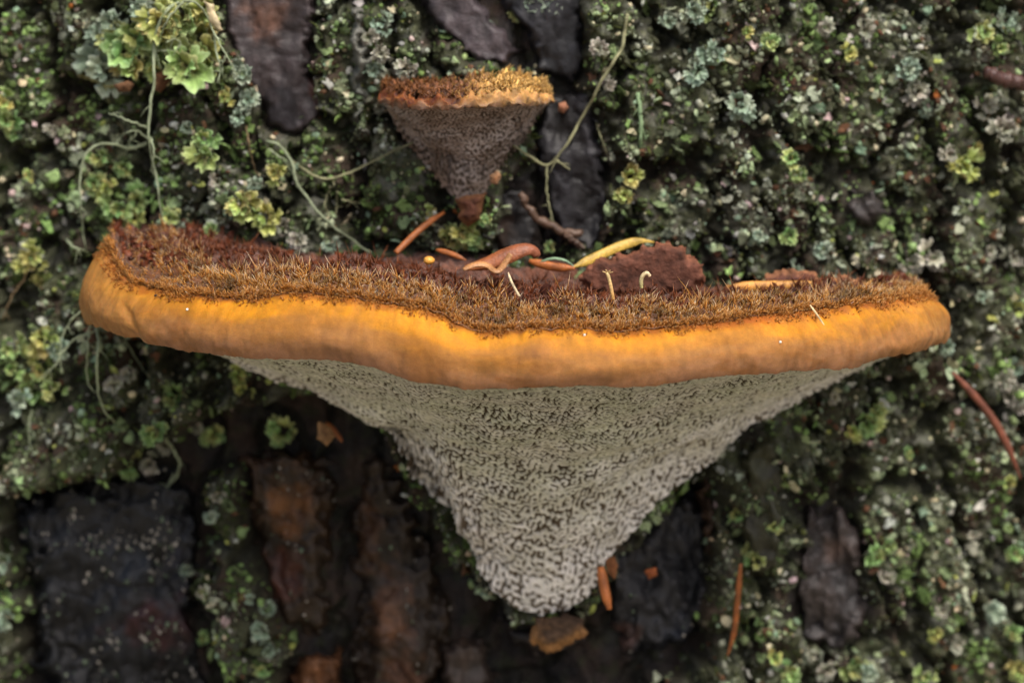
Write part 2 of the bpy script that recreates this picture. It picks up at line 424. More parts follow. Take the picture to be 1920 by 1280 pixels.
plate([(1125, 1010), (1200, 960), (1300, 905), (1335, 960), (1342, 1090), (1325, 1190), (1250, 1232), (1160, 1240), (1122, 1150)], .0050, slate, np.array([.032, .031, .034]), 69, .0036, mul=.8, W=20, ew=34,  # mul darkens the slate colour for the shade under the bracket
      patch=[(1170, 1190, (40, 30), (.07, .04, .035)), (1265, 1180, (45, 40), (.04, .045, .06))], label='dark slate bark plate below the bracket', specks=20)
plate([(1300, 890), (1330, 880), (1352, 960), (1345, 1060), (1320, 1040), (1308, 960)], .0085, np.array([.05, .03, .02]), np.array([.08, .05, .035]), 70, .001)
plate([(1495, 945), (1590, 940), (1622, 1010), (1632, 1210), (1560, 1232), (1500, 1215), (1480, 1120)], .0040, np.array([.022, .020, .021]), np.array([.045, .035, .032]), 71, .0024,
      patch=[(1570, 1030, (40, 40), (.075, .05, .042))])
plate([(1580, 355), (1650, 348), (1680, 400), (1645, 432), (1585, 425)], .0050, np.array([.035, .030, .028]), np.array([.055, .046, .044]), 72, .0014)
plate([(655, 20), (690, 10), (700, 120), (690, 260), (660, 250), (650, 140)], .0045, np.array([.09, .095, .08]), np.array([.14, .14, .12]), 73, .0020)
plate([(1385, 830), (1465, 805), (1480, 930), (1470, 1080), (1400, 1090), (1378, 950)], .0030, np.array([.025, .024, .014]), np.array([.04, .042, .022]), 74, .0020)
plate([(900, 1130), (985, 1160), (1060, 1165), (1105, 1150), (1120, 1215), (1050, 1240), (960, 1230)], .0035, np.array([.016, .013, .012]), np.array([.035, .024, .02]), 75, .0014)

# ------------------------------------------------------------------ bracket fungus
def bracket(cfg):
    """loft of rim, cap top and pore surface; returns grids"""
    xc, a, w, D, d0 = cfg['xc'], cfg['a'], cfg['w'], cfg['D'], cfg['d0']
    yH, yL, yT = cfg['yH'], cfg['yL'], cfg['yT']
    nu = cfg['nu']; th = np.linspace(math.pi + .55, -.55, nu)
    c, s = np.cos(th), np.sin(th)
    wob = cfg.get('wob', 6) * vnoise(th * 4.3, th * 0, cfg['seed'])
    xb = xc + (a - w) * c + wob * c
    def rim(sv):                                                      # sv 0 hair line .. 1 lower lip
        q_ = np.clip(sv, 0, 1); q_ = np.where(q_ < .70, (q_ - .70) / .70, (q_ - .70) / .30)
        bul = np.where(q_ < 0, np.maximum(1 - np.abs(q_) ** 1.9, 0) ** .72, 1 - .24 * np.abs(q_) ** 2.2)
        wv = w * (1 + .12 * vnoise(th[:, None] * 5, sv[None] * 2, cfg['seed'] + 3))
        X = xb[:, None] + wv * bul[None] * c[:, None]
        y = -(d0 + (D * s)[:, None] + wv * bul[None] * np.maximum(s, -.3)[:, None]) * PX
        py = yH(xb)[:, None] * (1 - sv)[None] + yL(xb)[:, None] * sv[None]
        return X, py, y
    return dict(th=th, xb=xb, rim=rim, s=s, c=c)

def resampled(P, n):
    return spline(P, n)

# traced outlines of the large bracket
H_PTS = [(205, 445), (216, 488), (250, 530), (330, 548), (450, 560), (560, 546), (640, 552), (740, 568), (800, 575), (840, 592), (870, 610), (920, 622), (1000, 615), (1080, 610), (1150, 620),
         (1250, 610), (1330, 605), (1400, 592), (1500, 582), (1600, 570), (1680, 560), (1705, 552), (1728, 548)]
L_PTS = [(205, 606), (230, 614), (300, 642), (400, 662), (500, 672), (570, 673), (640, 676), (720, 692), (790, 716), (880, 731), (980, 729), (1080, 724), (1200, 726), (1262, 714), (1330, 703), (1420, 701),
         (1500, 693), (1568, 691), (1612, 671), (1680, 660), (1728, 642)]
T_PTS = [(150, 436), (200, 432), (330, 424), (420, 430), (480, 452), (560, 476), (640, 486), (700, 482), (830, 476), (950, 482), (1070, 495), (1200, 505), (1300, 530), (1400, 540), (1700, 545), (1790, 552)]
big = dict(xc=966, a=818, w=56, D=430, d0=40, nu=640, seed=5, yH=curve_fn(H_PTS, 600, 9), yL=curve_fn(L_PTS, 600, 9), yT=curve_fn(T_PTS, 600, 25))
BG = bracket(big)
th, xb, sθ, cθ = BG['th'], BG['xb'], BG['s'], BG['c']
fung = empty('bracket_fungus', (0, .01, -.01), 'large amber bracket fungus with bristly brown top and grey pored underside', 'fungus')
FB = np.array([0, .01, -.01])

# rim
sv = np.linspace(-.03, 1.0, 64)
wobH = 5 * fbm(th * 26, 0 * th, 99, 3)
X, py, yy = BG['rim'](sv)
X = X + 1.2 * fbm(th[:, None] * 30, sv[None] * 5, 91, 3)
py = py + (2.6 * fbm(th[:, None] * 22, sv[None] * 1.5, 92, 3) + 1.6 * vnoise(th[:, None] * 95, sv[None] * 2, 98)) * sv[None] ** 3 + wobH[:, None] * (1 - sv[None]) ** 3
RIM = pt(X, py, yy); XR = X
NR = normals_grid(RIM)
if (NR[320, 30] @ np.array([0, -1, 0])) < 0: NR = -NR
rad = fbm(th[:, None] * 60, sv[None] * 2.0, 93, 3)
RIM = RIM + NR * (.00026 * fbm(th[:, None] * 6, sv[None] * 1.6, 94, 2) + .00009 * fbm(th[:, None] * 34, sv[None] * 3.5, 85, 3) + (.00004 + .00006 * sstep(1350, 1600, X)) * rad + .00003 * vnoise(th[:, None] * 120, sv[None] * 3, 88))[..., None]
# a fold near the blunt end
fold = np.exp(-((X - 235 - 40 * (sv[None] - .4)) / 10) ** 2) * sstep(.25, .5, sv[None])
RIM = RIM - NR * (.0007 * fold)[..., None]
n1 = fbm(th[:, None] * 3.2, sv[None] * 2.4, 95, 3); n2 = fbm(th[:, None] * 9, sv[None] * 3, 96, 3)
svn = sv[None] + .16 * n1 + .07 * n2
stops = np.array([-.2, .0, .07, .16, .32, .55, .8, 1.2])
cols = np.array([[.12, .040, .008], [.22, .075, .010], [.38, .140, .010], [.43, .175, .012], [.36, .148, .018], [.32, .145, .038], [.305, .146, .060], [.30, .152, .086]])
cr = np.stack([np.interp(svn, stops, cols[:, k]) for k in range(3)], -1)
gold = (sstep(.05, .5, n1 + .5 * vnoise(th[:, None] * 2.1 + 3, sv[None], 97)) * np.exp(-((sv[None] - .25) / .25) ** 2))[..., None]
cr = cr + (np.array([.50, .205, .006]) - cr) * gold * .8
cloud = sstep(.0, .45, fbm(th[:, None] * 7.5, sv[None] * 2.0, 87, 4))[..., None] * sstep(.2, .45, sv[None])[..., None]
cr = cr + (np.array([.235, .095, .024]) - cr) * cloud * .55
for (gx_, gy_, rx_, ry_, k_) in ((790, .22, 120, .22, .95), (450, .22, 90, .2, .6), (1215, .22, 110, .2, .7), (1480, .2, 90, .22, .55), (620, .16, 60, .14, .4), (1010, .12, 120, .12, .5)):
    gl = np.exp(-((X - gx_) / rx_) ** 2 - ((sv[None] - gy_ + .06 * n2) / ry_) ** 2)[..., None]
    cr = cr + (np.array([.58, .240, .003]) - cr) * gl * k_
tipf = (sstep(330, 170, X) + .5 * sstep(1600, 1750, X))[..., None]
cr = cr + (np.array([.37, .180, .050]) - cr) * tipf * .6
red = (np.exp(-((X - 1390) / 170) ** 2) * sstep(.30, .05, sv[None] + .1 * n2))[..., None]
cr = cr + (np.array([.27, .065, .008]) - cr) * red * .85
rb = sstep(.13, .02, sv[None] + .07 * fbm(th[:, None] * 18, sv[None] * 3, 86, 3))[..., None]
cr = cr + (np.array([.25, .072, .008]) - cr) * rb * .8
stain = (np.exp(-((X - 915) / 70) ** 2) * sstep(.14, .0, sv[None] + .05 * n2) + np.exp(-((X - 440) / 90) ** 2) * sstep(.12, .0, sv[None] + .05 * n2))[..., None]
cr = cr + (np.array([.10, .035, .014]) - cr) * np.clip(stain, 0, 1) * .8
blot = fbm(th[:, None] * 26, sv[None] * 4, 89, 4)
cr = cr * (1 + .14 * rad + .17 * blot)[..., None]
cap = add('cap_margin', mk_mesh('cap_margin', RIM.reshape(-1, 3) - FB, grid_faces(*X.shape), np.clip(cr, .01, 1).reshape(-1, 3)), M['rim'], fung)

# top: from the hair line back to the trunk
NT = 110
tt = np.linspace(-.02, 1, NT)
xT = big['xc'] + (xb - big['xc']) * .985
P0 = pt(xb, big['yH'](xb) + wobH, -(big['d0'] + big['D'] * sθ) * PX)
yTd = np.maximum(bark_y(pt(xT, 500, .015)[:, 0]) + .003, P0[:, 1])
P1 = pt(xT, big['yT'](xT), yTd)
TOP = P0[:, None] * (1 - tt)[None, :, None] + P1[:, None] * tt[None, :, None]
dlen = np.linalg.norm(P1 - P0, axis=1) / PX                       # depth of the top in px at each column
dd = dlen[:, None] * tt[None]
ux = TOP[..., 0] / PX; uy = TOP[..., 1] / PX
lum = .0018 * fbm(ux / 120, uy / 120, 101, 3) + .0013 * fbm(ux / 34, uy / 34, 102, 3)
lum = lum + .0020 * np.exp(-((dd - 230 - 60 * vnoise(ux / 160, 0 * ux, 103)) / 55) ** 2) * (.6 + vnoise(ux / 90, uy / 90, 104))   # a concentric welt of tufts
lum = lum - .0022 * sstep(.25, .6, tt[None]) * np.exp(-((ux - 150) / 330) ** 2)
TOP[..., 2] += lum * sstep(0, 60, dd) * sstep(1, .9, tt[None]) + .0006 * sstep(5, 50, dd)
# dirt brown felt
n1 = fbm(ux / 60, uy / 60, 105, 4); n2 = fbm(ux / 15, uy / 15, 106, 3)
ct = np.array([.080, .030, .017]) + np.clip(.5 + n1, 0, 1)[..., None] * np.array([.055, .021, .011])
ct = ct * (1 + .6 * n2)[..., None]
hl = sstep(170, 60, dd + 40 * n1)[..., None]
ct = ct + (np.array([.11, .040, .010]) - ct) * hl
ct = ct + (np.array([.24, .085, .012]) - ct) * sstep(30, 8, dd)[..., None]
skirt = TOP[:, -1:] + np.array([0, .02, 0])
TG = np.concatenate([TOP, skirt], 1)
ctg = np.concatenate([ct, ct[:, -1:]], 1)
add('cap_top', mk_mesh('cap_top', TG.reshape(-1, 3) - FB, grid_faces(TG.shape[0], TG.shape[1]), np.clip(ctg, .008, 1).reshape(-1, 3)), M['top'], fung)
tq = proj(TOP)

def top_at(px, py, lift=0.):
    """point on the cap top seen at a pixel (nearest)"""
    d = np.hypot(tq[0] - px, tq[1] - py); k = np.unravel_index(np.argmin(d), d.shape)
    y = TOP[k][1]; return pt(px, py, y) + np.array([0, 0, lift])

# pore surface
SIL_L = [(185, 590), (300, 625), (400, 655), (440, 677), (520, 716), (600, 742), (660, 776), (715, 800), (738, 815), (748, 862), (772, 906), (802, 936), (852, 966), (868, 1010), (884, 1042), (902, 1082), (940, 1120), (972, 1142), (1012, 1152)]
SIL_R = [(1012, 1152), (1060, 1142), (1102, 1116), (1126, 1080), (1140, 1050), (1172, 1010), (1212, 962), (1262, 916), (1320, 880), (1368, 832), (1402, 800), (1480, 762), (1550, 731), (1612, 700), (1645, 682), (1700, 655), (1750, 610)]
def pore_surface(cfg, G, sl, sr, nu, nv, seed, wl0, amp, fold=None, embed=.004, flank=None):
    th2 = np.linspace(math.pi + .30, -.30, nu); c, s = np.cos(th2), np.sin(th2)
    xbb = np.interp(-th2, -G['th'], G['xb'])
    inset = .985
    x0 = cfg['xc'] + (xbb - cfg['xc']) * inset
    yl = cfg['yL'](xbb)
    lip = .70 * cfg['w']; x0 = x0 + lip * c
    L0 = pt(x0, yl - 1.5, -(cfg['d0'] + cfg['D'] * s * .99 + lip * np.maximum(s, -.3)) * PX)
    g = np.clip((math.pi - th2) / math.pi, 0, 1); gm = .5
    def along(pl, f):
        p = np.array(pl, float); d = np.r_[0, np.cumsum(np.hypot(*np.diff(p, axis=0).T))]; d /= d[-1]
        return np.interp(f, d, p[:, 0]), np.interp(f, d, p[:, 1])
    fl = np.clip(g / gm, 0, 1); fr = np.clip((g - gm) / (1 - gm), 0, 1)
    lx, ly = along(sl, fl); rx, ry = along(sr, fr)
    bx = np.where(g < gm, lx, rx); by = np.where(g < gm, ly, ry)
    jag = 5 * fbm(g * 60, 0 * g, seed + 20, 3) + 1.5 * fbm(g * 200, 0 * g, seed + 21, 2); bx = bx + jag; by = by + jag * np.where(g < gm, -.6, .6)
    byd = bark_y(pt(bx, by, .01)[:, 0]) + embed
    B0 = pt(bx, by, byd)
    v = np.linspace(0, 1, nv)
    fd = 1 - (1 - v) ** 1.4; fz = .34 * v + .66 * v ** 1.55; fx = .75 * v + .25 * v * v
    P = np.stack([L0[:, None, 0] + (B0 - L0)[:, None, 0] * fx, L0[:, None, 1] + (B0 - L0)[:, None, 1] * fd, L0[:, None, 2] + (B0 - L0)[:, None, 2] * fz], -1)
    N = normals_grid(P)
    if N[nu // 2, nv // 2, 1] > 0: N = -N
    if fold is not None: P = P + N * fold(*proj(P), v)[..., None]
    ux = P[..., 0] / PX; uz = (P[..., 2] - P[..., 1]) / PX
    P = P + N * (.0011 * fbm(ux / 130, uz / 170, seed, 3) * sstep(0, .2, v)[None])[..., None]
    vv = np.broadcast_to(v[None], ux.shape)
    # pores: fine near the lip, coarser and torn lower down
    fine = waves(P, wl0 * PX, seed + 1, 56); mid = waves(P, wl0 * 1.35 * PX, seed + 2, 56)
    Q = P * np.array([1.15, .85, .8]); coarse = waves(Q, wl0 * 1.4 * PX, seed + 3, 56)
    Q = P * np.array([1.7, .5, .40]) + .0006 * vnoise(ux / 40, uz / 40, seed + 9)[..., None]; slit = waves(Q, wl0 * 1.55 * PX, seed + 10, 56)
    k1 = sstep(.30, .62, vv + .25 * fbm(ux / 120, uz / 120, seed + 4, 2)); 
    k2 = sstep(.05, .45, fbm(ux / 90, uz / 90, seed + 5, 2) + sstep(.5, .85, vv) * .75 - .12)
    f = fine * (1 - k1) + mid * k1; f = f * (1 - .92 * k2) + coarse * .92 * k2
    fl = flank(*proj(P)) if flank else 0 * f
    f = f * (1 - fl) + slit * fl
    f = f + .25 * fbm(ux / 5, uz / 5, seed + 6, 2)
    dens = .45 + .55 * sstep(-.35, .25, fbm(ux / 110, uz / 70, seed + 7, 3) + .75 * sstep(.45, .05, vv) + .5 * k2 + fl - .02)
    thr = .46 - .58 * (dens - .45) / .55 - .10 * sstep(.4, .05, vv)
    thr = thr + .14 * sstep(.5, .85, vv) * (1 - fl)
    pore = sstep(thr, thr + .42, -f) * (.75 + .25 * dens) * sstep(0, .03, vv)   # 1 in the hole
    ridge = sstep(.0, 1.2, f)
    P = P + N * (-amp * (1 + .3 * k2 + .8 * fl) * pore + amp * .15 * ridge)[..., None]
    return P, N, pore, ridge, np.clip(vv + .25 * fl, 0, 1), ux, uz

FLX = lambda qy: np.interp(qy, [800, 860, 930, 1000, 1060], [742, 812, 846, 880, 900])
def big_fold(qx, qy, v):
    # torn step at the picture-left flank: an inner skirt stands back behind the upper sheet
    line = np.interp(qy, [800, 860, 930, 1000, 1060], [742, 812, 842, 872, 884])
    d = qx - line
    st = -.0026 * sstep(14, -8, d) * sstep(790, 830, qy) * sstep(1075, 1000, qy)
    lump = .0022 * np.exp(-((d - 26) / 26) ** 2) * sstep(820, 860, qy) * sstep(1060, 1000, qy)
    ring = .0012 * np.exp(-((qy - 985 - .04 * (qx - 1000)) / 26) ** 2) * sstep(840, 900, qx)
    return st + lump + ring

PS, NP_, pore, ridge, vv, ux, uz = pore_surface(big, BG, SIL_L, SIL_R, 1150, 280, 200, 8.3, .00036, big_fold, -.004, lambda qx, qy: np.clip(sstep(40, -10, qx - FLX(qy)) * sstep(805, 835, qy) * sstep(1090, 1040, qy) + .5 * sstep(70, 20, qx - FLX(qy)) * sstep(820, 870, qy) * sstep(1090, 1040, qy), 0, 1))
n1 = fbm(ux / 120, uz / 120, 210, 4); n2 = fbm(ux / 22, uz / 22, 211, 3)
pale = np.array([.53, .51, .41]); green = np.array([.48, .49, .36]); white = np.array([.74, .71, .67]); hole = np.array([.045, .027, .011])
mixc = lambda a, b, t: a + (b - a) * np.clip(t, 0, 1)[..., None]
cp = mixc(pale + 0 * n1[..., None], green, .5 + n1)
wm = sstep(.5, .95, vv + .35 * n1) * .8 + .35 * ridge
cp = mixc(cp, white, wm * .9)
cp = mixc(cp, hole + sstep(.45, .9, vv)[..., None] * np.array([.035, .026, .018]), pore * .97)
cp = mixc(cp, np.array([.16, .085, .04]), sstep(.0, .012, .012 - np.abs(vv - 0)) * .0)
cp = cp * (1 + .2 * n2)[..., None]
sk = PS[:, -1:] + np.array([0, .02, 0])
PG = np.concatenate([PS, sk], 1); cpg = np.concatenate([cp, cp[:, -1:]], 1)
add('pore_surface', mk_mesh('pore_surface', PG.reshape(-1, 3) - FB, grid_faces(PG.shape[0], PG.shape[1]), np.clip(cpg, .01, 1).reshape(-1, 3)), M['pore'], fung)

# bristles
def hairs(P, Dn, Ln, Rd, bend, croot, cmid, ctip, seed):
    """three-sided tapered hairs; P roots, Dn directions, Ln lengths, Rd radii"""
    n = len(P); r = np.random.default_rng(seed)
    Dn = Dn / np.linalg.norm(Dn, axis=1)[:, None]
    ref = np.tile([0.0, -1.0, .2], (n, 1)); A = np.cross(Dn, ref); A /= np.linalg.norm(A, axis=1)[:, None] + 1e-9; Bn = np.cross(Dn, A)
    ro = r.uniform(0, 6.28, n)
    pts = [P, P + Dn * (Ln * .55)[:, None] + bend * .35, P + Dn * Ln[:, None] + bend]
    rings = []
    for k, f in ((0, 1.0), (1, .8)):
        for q in range(3):
            an = ro + q * 2.094
            rings.append(pts[k] + (np.cos(an) * Rd * f)[:, None] * A + (np.sin(an) * Rd * f)[:, None] * Bn)
    V = np.stack(rings + [pts[2]], 1)
    b = (np.arange(n) * 7)[:, None]
    Fq = np.concatenate([b + np.array([[q, (q + 1) % 3, 3 + (q + 1) % 3, 3 + q]]) for q in range(3)])
    Ft = np.concatenate([b + np.array([[3 + q, 3 + (q + 1) % 3, 6]]) for q in range(3)])
    C = np.stack([croot] * 3 + [cmid] * 3 + [ctip], 1)
    return V.reshape(-1, 3), [Fq, Ft], C.reshape(-1, 3)

rg = np.random.default_rng(77)
def top_sample(u, dpx):
    """u in 0..1 along the rim, dpx px back from the hair line"""
    i = u * (len(th) - 1); i0 = np.clip(i.astype(int), 0, len(th) - 2); fi = i - i0
    t = dpx / dlen[i0]; j = np.clip((t + .02) / 1.02 * (NT - 1), 0, NT - 2); j0 = j.astype(int); fj = j - j0
    G = TOP
    a = G[i0, j0] * (1 - fi)[:, None] + G[i0 + 1, j0] * fi[:, None]; b = G[i0, j0 + 1] * (1 - fi)[:, None] + G[i0 + 1, j0 + 1] * fi[:, None]
    return a * (1 - fj)[:, None] + b * fj[:, None], i0, t

def fringe(n, dmin, dmax, lmin, lmax, kind, seed, rad):
    r = np.random.default_rng(seed)
    u = r.uniform(.045, .955, n); 
    ui = np.interp(u, np.linspace(0, 1, len(th)), np.arange(len(th))).astype(int)
    x_px = xb[ui]
    wband = 1 + .45 * vnoise(x_px / 95, 0 * x_px, seed + 1) + .25 * vnoise(x_px / 30, 0 * x_px, seed + 2)
    if kind == 'gold': wband = wband * (1 + 1.3 * sstep(430, 250, x_px))
    d = dmin + (dmax - dmin) * r.uniform(0, 1, n) ** (1.15 if kind == 'gold' else 1) * wband
    P, i0, t = top_sample(u, d)
    ok = (t < .97) & ((kind == 'gold') | (d > 110 + 190 * sstep(400, 240, x_px) * r.uniform(.5, 1.1, n))); P = P[ok]; d = d[ok]; i0 = i0[ok]; x_px = x_px[ok]; n = len(P)
    out = np.stack([cθ[i0], -np.maximum(sθ[i0], 0), 0 * x_px], -1)
    # tufts: hairs lean towards a shared centre
    cx = P[:, 0] / PX / 14; cy = P[:, 1] / PX / 30
    f1, f2, cid = worley(cx, cy, seed + 5)
    e = .05
    gx = (worley(cx + e, cy, seed + 5)[0] - f1) / e; gy = (worley(cx, cy + e, seed + 5)[0] - f1) / e
    lean = np.stack([-gx, -gy, 0 * gx], -1)
    rn = r.normal(size=(n, 3)) * np.array([1, 1, .25])
    front = sstep(60, 0, d)[:, None]
    Dn = np.array([0, 0, 1.0]) + out * (.15 + .75 * front) + lean * (.6 if kind == 'gold' else .6) + rn * (.24 if kind == 'gold' else .45)
    L = (lmin + (lmax - lmin) * r.uniform(0, 1, n) ** 1.6) * (.55 + .85 * (1 - f1)) * (.55 + .9 * cid) * PX
    L = L * (1 - .55 * front[:, 0]) * (1 + .30 * sstep(70, 150, d) * (kind == 'gold'))
    tipz = sstep(1640, 1730, x_px); L = L * (1 - .45 * tipz) * (.34 + .66 * sstep(220, 400, x_px))
    Dn = Dn + out * (.9 * sstep(340, 230, x_px))[:, None]
    bend = (r.normal(size=(n, 3)) * .22 + out * .12) * L[:, None]
    R = rad * PX * r.uniform(.65, 1.3, n)
    hue = r.uniform(0, 1, n)[:, None]; val = (r.uniform(.65, 1.3, n) * (.75 + .5 * cid))[:, None]
    if kind == 'gold':
        darkp = sstep(.15, .5, fbm(x_px / 60, d / 60, seed + 9, 2))[:, None]
        root = (np.array([.11, .034, .007]) + hue * np.array([.06, .02, .003])) * val
        mid = (np.array([.34, .122, .014]) + hue * np.array([.15, .075, .012])) * val
        tip = (np.array([.68, .42, .13]) + np.maximum(sstep(.6, 1, hue), .75 * sstep(90, 150, d)[:, None] * sstep(.2, .8, hue)) * np.array([.22, .46, .55])) * val
        mid = mid * (1 - .6 * darkp); tip = tip * (1 - .5 * darkp)
    else:
        root = np.array([.070, .020, .009]) * val; mid = (np.array([.125, .036, .013]) + hue * np.array([.06, .014, .003])) * val
        tip = (np.array([.19, .066, .028]) + hue ** 2 * np.array([.14, .075, .04])) * val
    return hairs(P - np.array([0, 0, .0003]), Dn, L, R, bend, root, mid, tip, seed)

V, F, C = fringe(46000, -4, 165, 6, 21, 'gold', 301, 1.35)
o = add('bristle_fringe', mk_mesh('bristle_fringe', V - FB, F, np.clip(C, .005, 1)), M['hair'], fung); o['kind'] = 'stuff'
# short bristles growing out of the margin itself, hiding the seam
r = np.random.default_rng(311); n = 15000
i = r.integers(40, len(th) - 40, n); j = (r.uniform(0, 1, n) ** 2.0 * 12).astype(int)
Pr = RIM[i, j] + r.normal(size=(n, 3)) * .0002; xq = XR[i, j]
keep = r.uniform(0, 1, n) < (.35 + 1.1 * fbm(xq / 50, 0 * xq, 312, 3)) + .75 * (j < 3)
i, Pr, xq, j = i[keep], Pr[keep], xq[keep], j[keep]; n = len(i)
od = np.stack([cθ[i], -np.maximum(sθ[i], 0), 0 * xq], -1); v = r.uniform(.6, 1.4, n)[:, None]; hu = r.uniform(0, 1, n)[:, None]
V, F, C = hairs(Pr, np.array([0, 0, 1.0]) + od * .75 + r.normal(size=(n, 3)) * .45, r.uniform(4, 15, n) * (1 - .06 * j) * PX, r.uniform(.9, 1.6, n) * PX, r.normal(size=(n, 3)) * .0003,
                np.array([.30, .10, .014]) * v, (np.array([.36, .13, .016]) + hu * np.array([.14, .07, .01])) * v, (np.array([.52, .25, .055]) + hu * np.array([.2, .2, .14])) * v, 313)
o = add('margin_bristles', mk_mesh('margin_bristles', V - FB, F, np.clip(C, .005, 1)), M['hair'], fung); o['kind'] = 'stuff'
V, F, C = fringe(19000, 110, 400, 7, 26, 'brown', 302, 1.9)
o = add('brown_bristles', mk_mesh('brown_bristles', V - FB, F, np.clip(C, .005, 1)), M['hair'], fung); o['kind'] = 'stuff'
V, F, C = fringe(9000, 300, 640, 4, 10, 'brown', 303, 1.8)
o = add('felt_nap', mk_mesh('felt_nap', V - FB, F, np.clip(C, .005, 1)), M['hair'], fung); o['kind'] = 'stuff'
# curled scabs of old felt standing among the brown bristles
r = np.random.default_rng(321); n = 2600
u = r.uniform(.06, .94, n); d = 120 + 330 * r.uniform(0, 1, n) ** 1.3
Pc, i0, t = top_sample(u, d); xq = xb[i0]
keep = (t < .9) & (fbm(xq / 70, d / 60, 322, 3) > -.12); Pc = Pc[keep]; n = len(Pc)
m = 9; S = (4 + 11 * r.uniform(0, 1, n) ** 2) * PX
k = np.array([0, -.5, .6]) + r.normal(size=(n, 3)) * .6; k /= np.linalg.norm(k, axis=1)[:, None]
a = np.cross(k, r.normal(size=(n, 3))); a /= np.linalg.norm(a, axis=1)[:, None]; b = np.cross(k, a)
an = np.linspace(0, 2 * np.pi, m, endpoint=False)[None] + r.uniform(0, 6.28, (n, 1)); rd = r.uniform(.45, 1.35, (n, m)); cu = r.uniform(-.3, .7, (n, m))
Vr = Pc[:, None] + S[:, None, None] * (.35 * np.array([0, 0, 1]) + (rd * np.cos(an))[..., None] * a[:, None] + (.7 * rd * np.sin(an))[..., None] * b[:, None] + cu[..., None] * k[:, None])
Vc = np.stack([Pc + .2 * S[:, None] * k, Pc - .3 * S[:, None] * k], 1)
V = np.concatenate([Vr, Vc], 1); bi = (np.arange(n) * (m + 2))[:, None, None]; I = np.arange(m); J = (I + 1) % m
F = bi + np.concatenate([np.stack([I, J, 0 * I + m], -1), np.stack([J, I, 0 * I + m + 1], -1)])[None]
c = (np.array([.095, .026, .012]) + r.uniform(0, 1, (n, 1)) ** 2 * np.array([.12, .035, .012])) * r.uniform(.6, 1.3, (n, 1))
C = np.repeat(c[:, None], m + 2, 1) * r.uniform(.8, 1.5, (n, m + 2, 1))
o = add('felt_scabs', mk_mesh('felt_scabs', V.reshape(-1, 3) - FB, F.reshape(-1, 3), np.clip(C, .005, 1).reshape(-1, 3)), M['hair'], fung); o['kind'] = 'stuff'
# ------------------------------------------------------------------ small upper bracket
sH = curve_fn([(722, 170), (760, 176), (800, 182), (850, 180), (900, 172), (950, 168), (1000, 172), (1025, 180)], 300, 9)
sL = curve_fn([(722, 192), (760, 203), (800, 207), (850, 206), (900, 203), (960, 199), (1000, 199), (1025, 193)], 300, 9)
sT = curve_fn([(700, 157), (760, 152), (820, 148), (880, 141), (930, 134), (970, 138), (1010, 156), (1045, 172)], 300, 9)
small = dict(xc=873, a=163, w=13, D=170, d0=-45, nu=260, seed=15, yH=sH, yL=sL, yT=sT, wob=9)
SGm = bracket(small)
sth, sxb, ss, sc_ = SGm['th'], SGm['xb'], SGm['s'], SGm['c']
sf = empty('small_bracket_fungus', (-.009, .012, .03), 'small bracket fungus with ragged orange rim on the bark above the large one', 'fungus')
SB = np.array([-.009, .012, .03])
sv = np.linspace(-.05, 1, 26)
X, py, yy = SGm['rim'](sv)
py = py + 12 * fbm(sth[:, None] * 7, sv[None] * 1.2, 391, 4) * (1 - .6 * sv[None]) + 2.5 * fbm(sth[:, None] * 20, sv[None] * 0, 397, 2); X = X + 2.5 * fbm(sth[:, None] * 14, sv[None] * 3, 392, 3)
G = pt(X, py, yy)
n1 = fbm(sth[:, None] * 6, sv[None] * 2, 393, 3)
tR = sstep(830, 930, X)[..., None]
c = np.array([.17, .056, .010]) * (1 - tR) + np.array([.40, .22, .075]) * tR
c = c + (np.array([.20, .13, .09]) - c) * sstep(.35, 1.0, sv[None] + .35 * n1)[..., None] * .85
c = c * (1 + .7 * n1 + .3 * fbm(sth[:, None] * 25, sv[None] * 5, 394, 2))[..., None]
add('cap_margin', mk_mesh('small_margin', G.reshape(-1, 3) - SB, grid_faces(*X.shape), np.clip(c, .02, 1).reshape(-1, 3)), M['rim'], sf)
tt2 = np.linspace(-.02, 1, 60)
Q0 = pt(sxb, sH(sxb), -(small['d0'] + small['D'] * ss) * PX); xT2 = small['xc'] + (sxb - small['xc']) * .97
Q1 = pt(xT2, sT(xT2), np.maximum(bark_y(pt(xT2, 150, .01)[:, 0]) + .002, Q0[:, 1]))
ST = Q0[:, None] * (1 - tt2)[None, :, None] + Q1[:, None] * tt2[None, :, None]
ux2 = ST[..., 0] / PX; uy2 = ST[..., 1] / PX
m2 = fbm(ux2 / 22, uy2 / 22, 395, 3)
ST[..., 2] += (.0020 * m2 + .0008 * fbm(ux2 / 8, uy2 / 8, 396, 2)) * sstep(1, .85, tt2[None])
tR = sstep(-80, 20, ux2 + 30 * m2)[..., None]
c = np.array([.14, .05, .016]) * (1 - tR) + np.array([.60, .36, .10]) * tR
c = c * (1 + .9 * m2)[..., None]
SG2 = np.concatenate([ST, ST[:, -1:] + np.array([0, .015, 0])], 1); c = np.concatenate([c, c[:, -1:]], 1)
add('cap_top', mk_mesh('small_top', SG2.reshape(-1, 3) - SB, grid_faces(SG2.shape[0], SG2.shape[1]), np.clip(c, .01, 1).reshape(-1, 3)), M['top'], sf)
SP, SN, spore, sridge, svv, sux, suz = pore_surface(small, SGm, [(716, 190), (736, 205), (742, 232), (764, 272), (800, 312), (828, 346), (850, 370), (886, 384)],
    [(886, 384), (908, 360), (932, 330), (962, 292), (986, 262), (1008, 222), (1030, 190)], 380, 130, 400, 7.0, .00022, None, -.001)
n1 = fbm(sux / 60, suz / 60, 410, 3)
c = mixc(np.array([.27, .22, .18]) + 0 * n1[..., None], np.array([.47, .42, .385]), .35 + n1 + .5 * sridge)
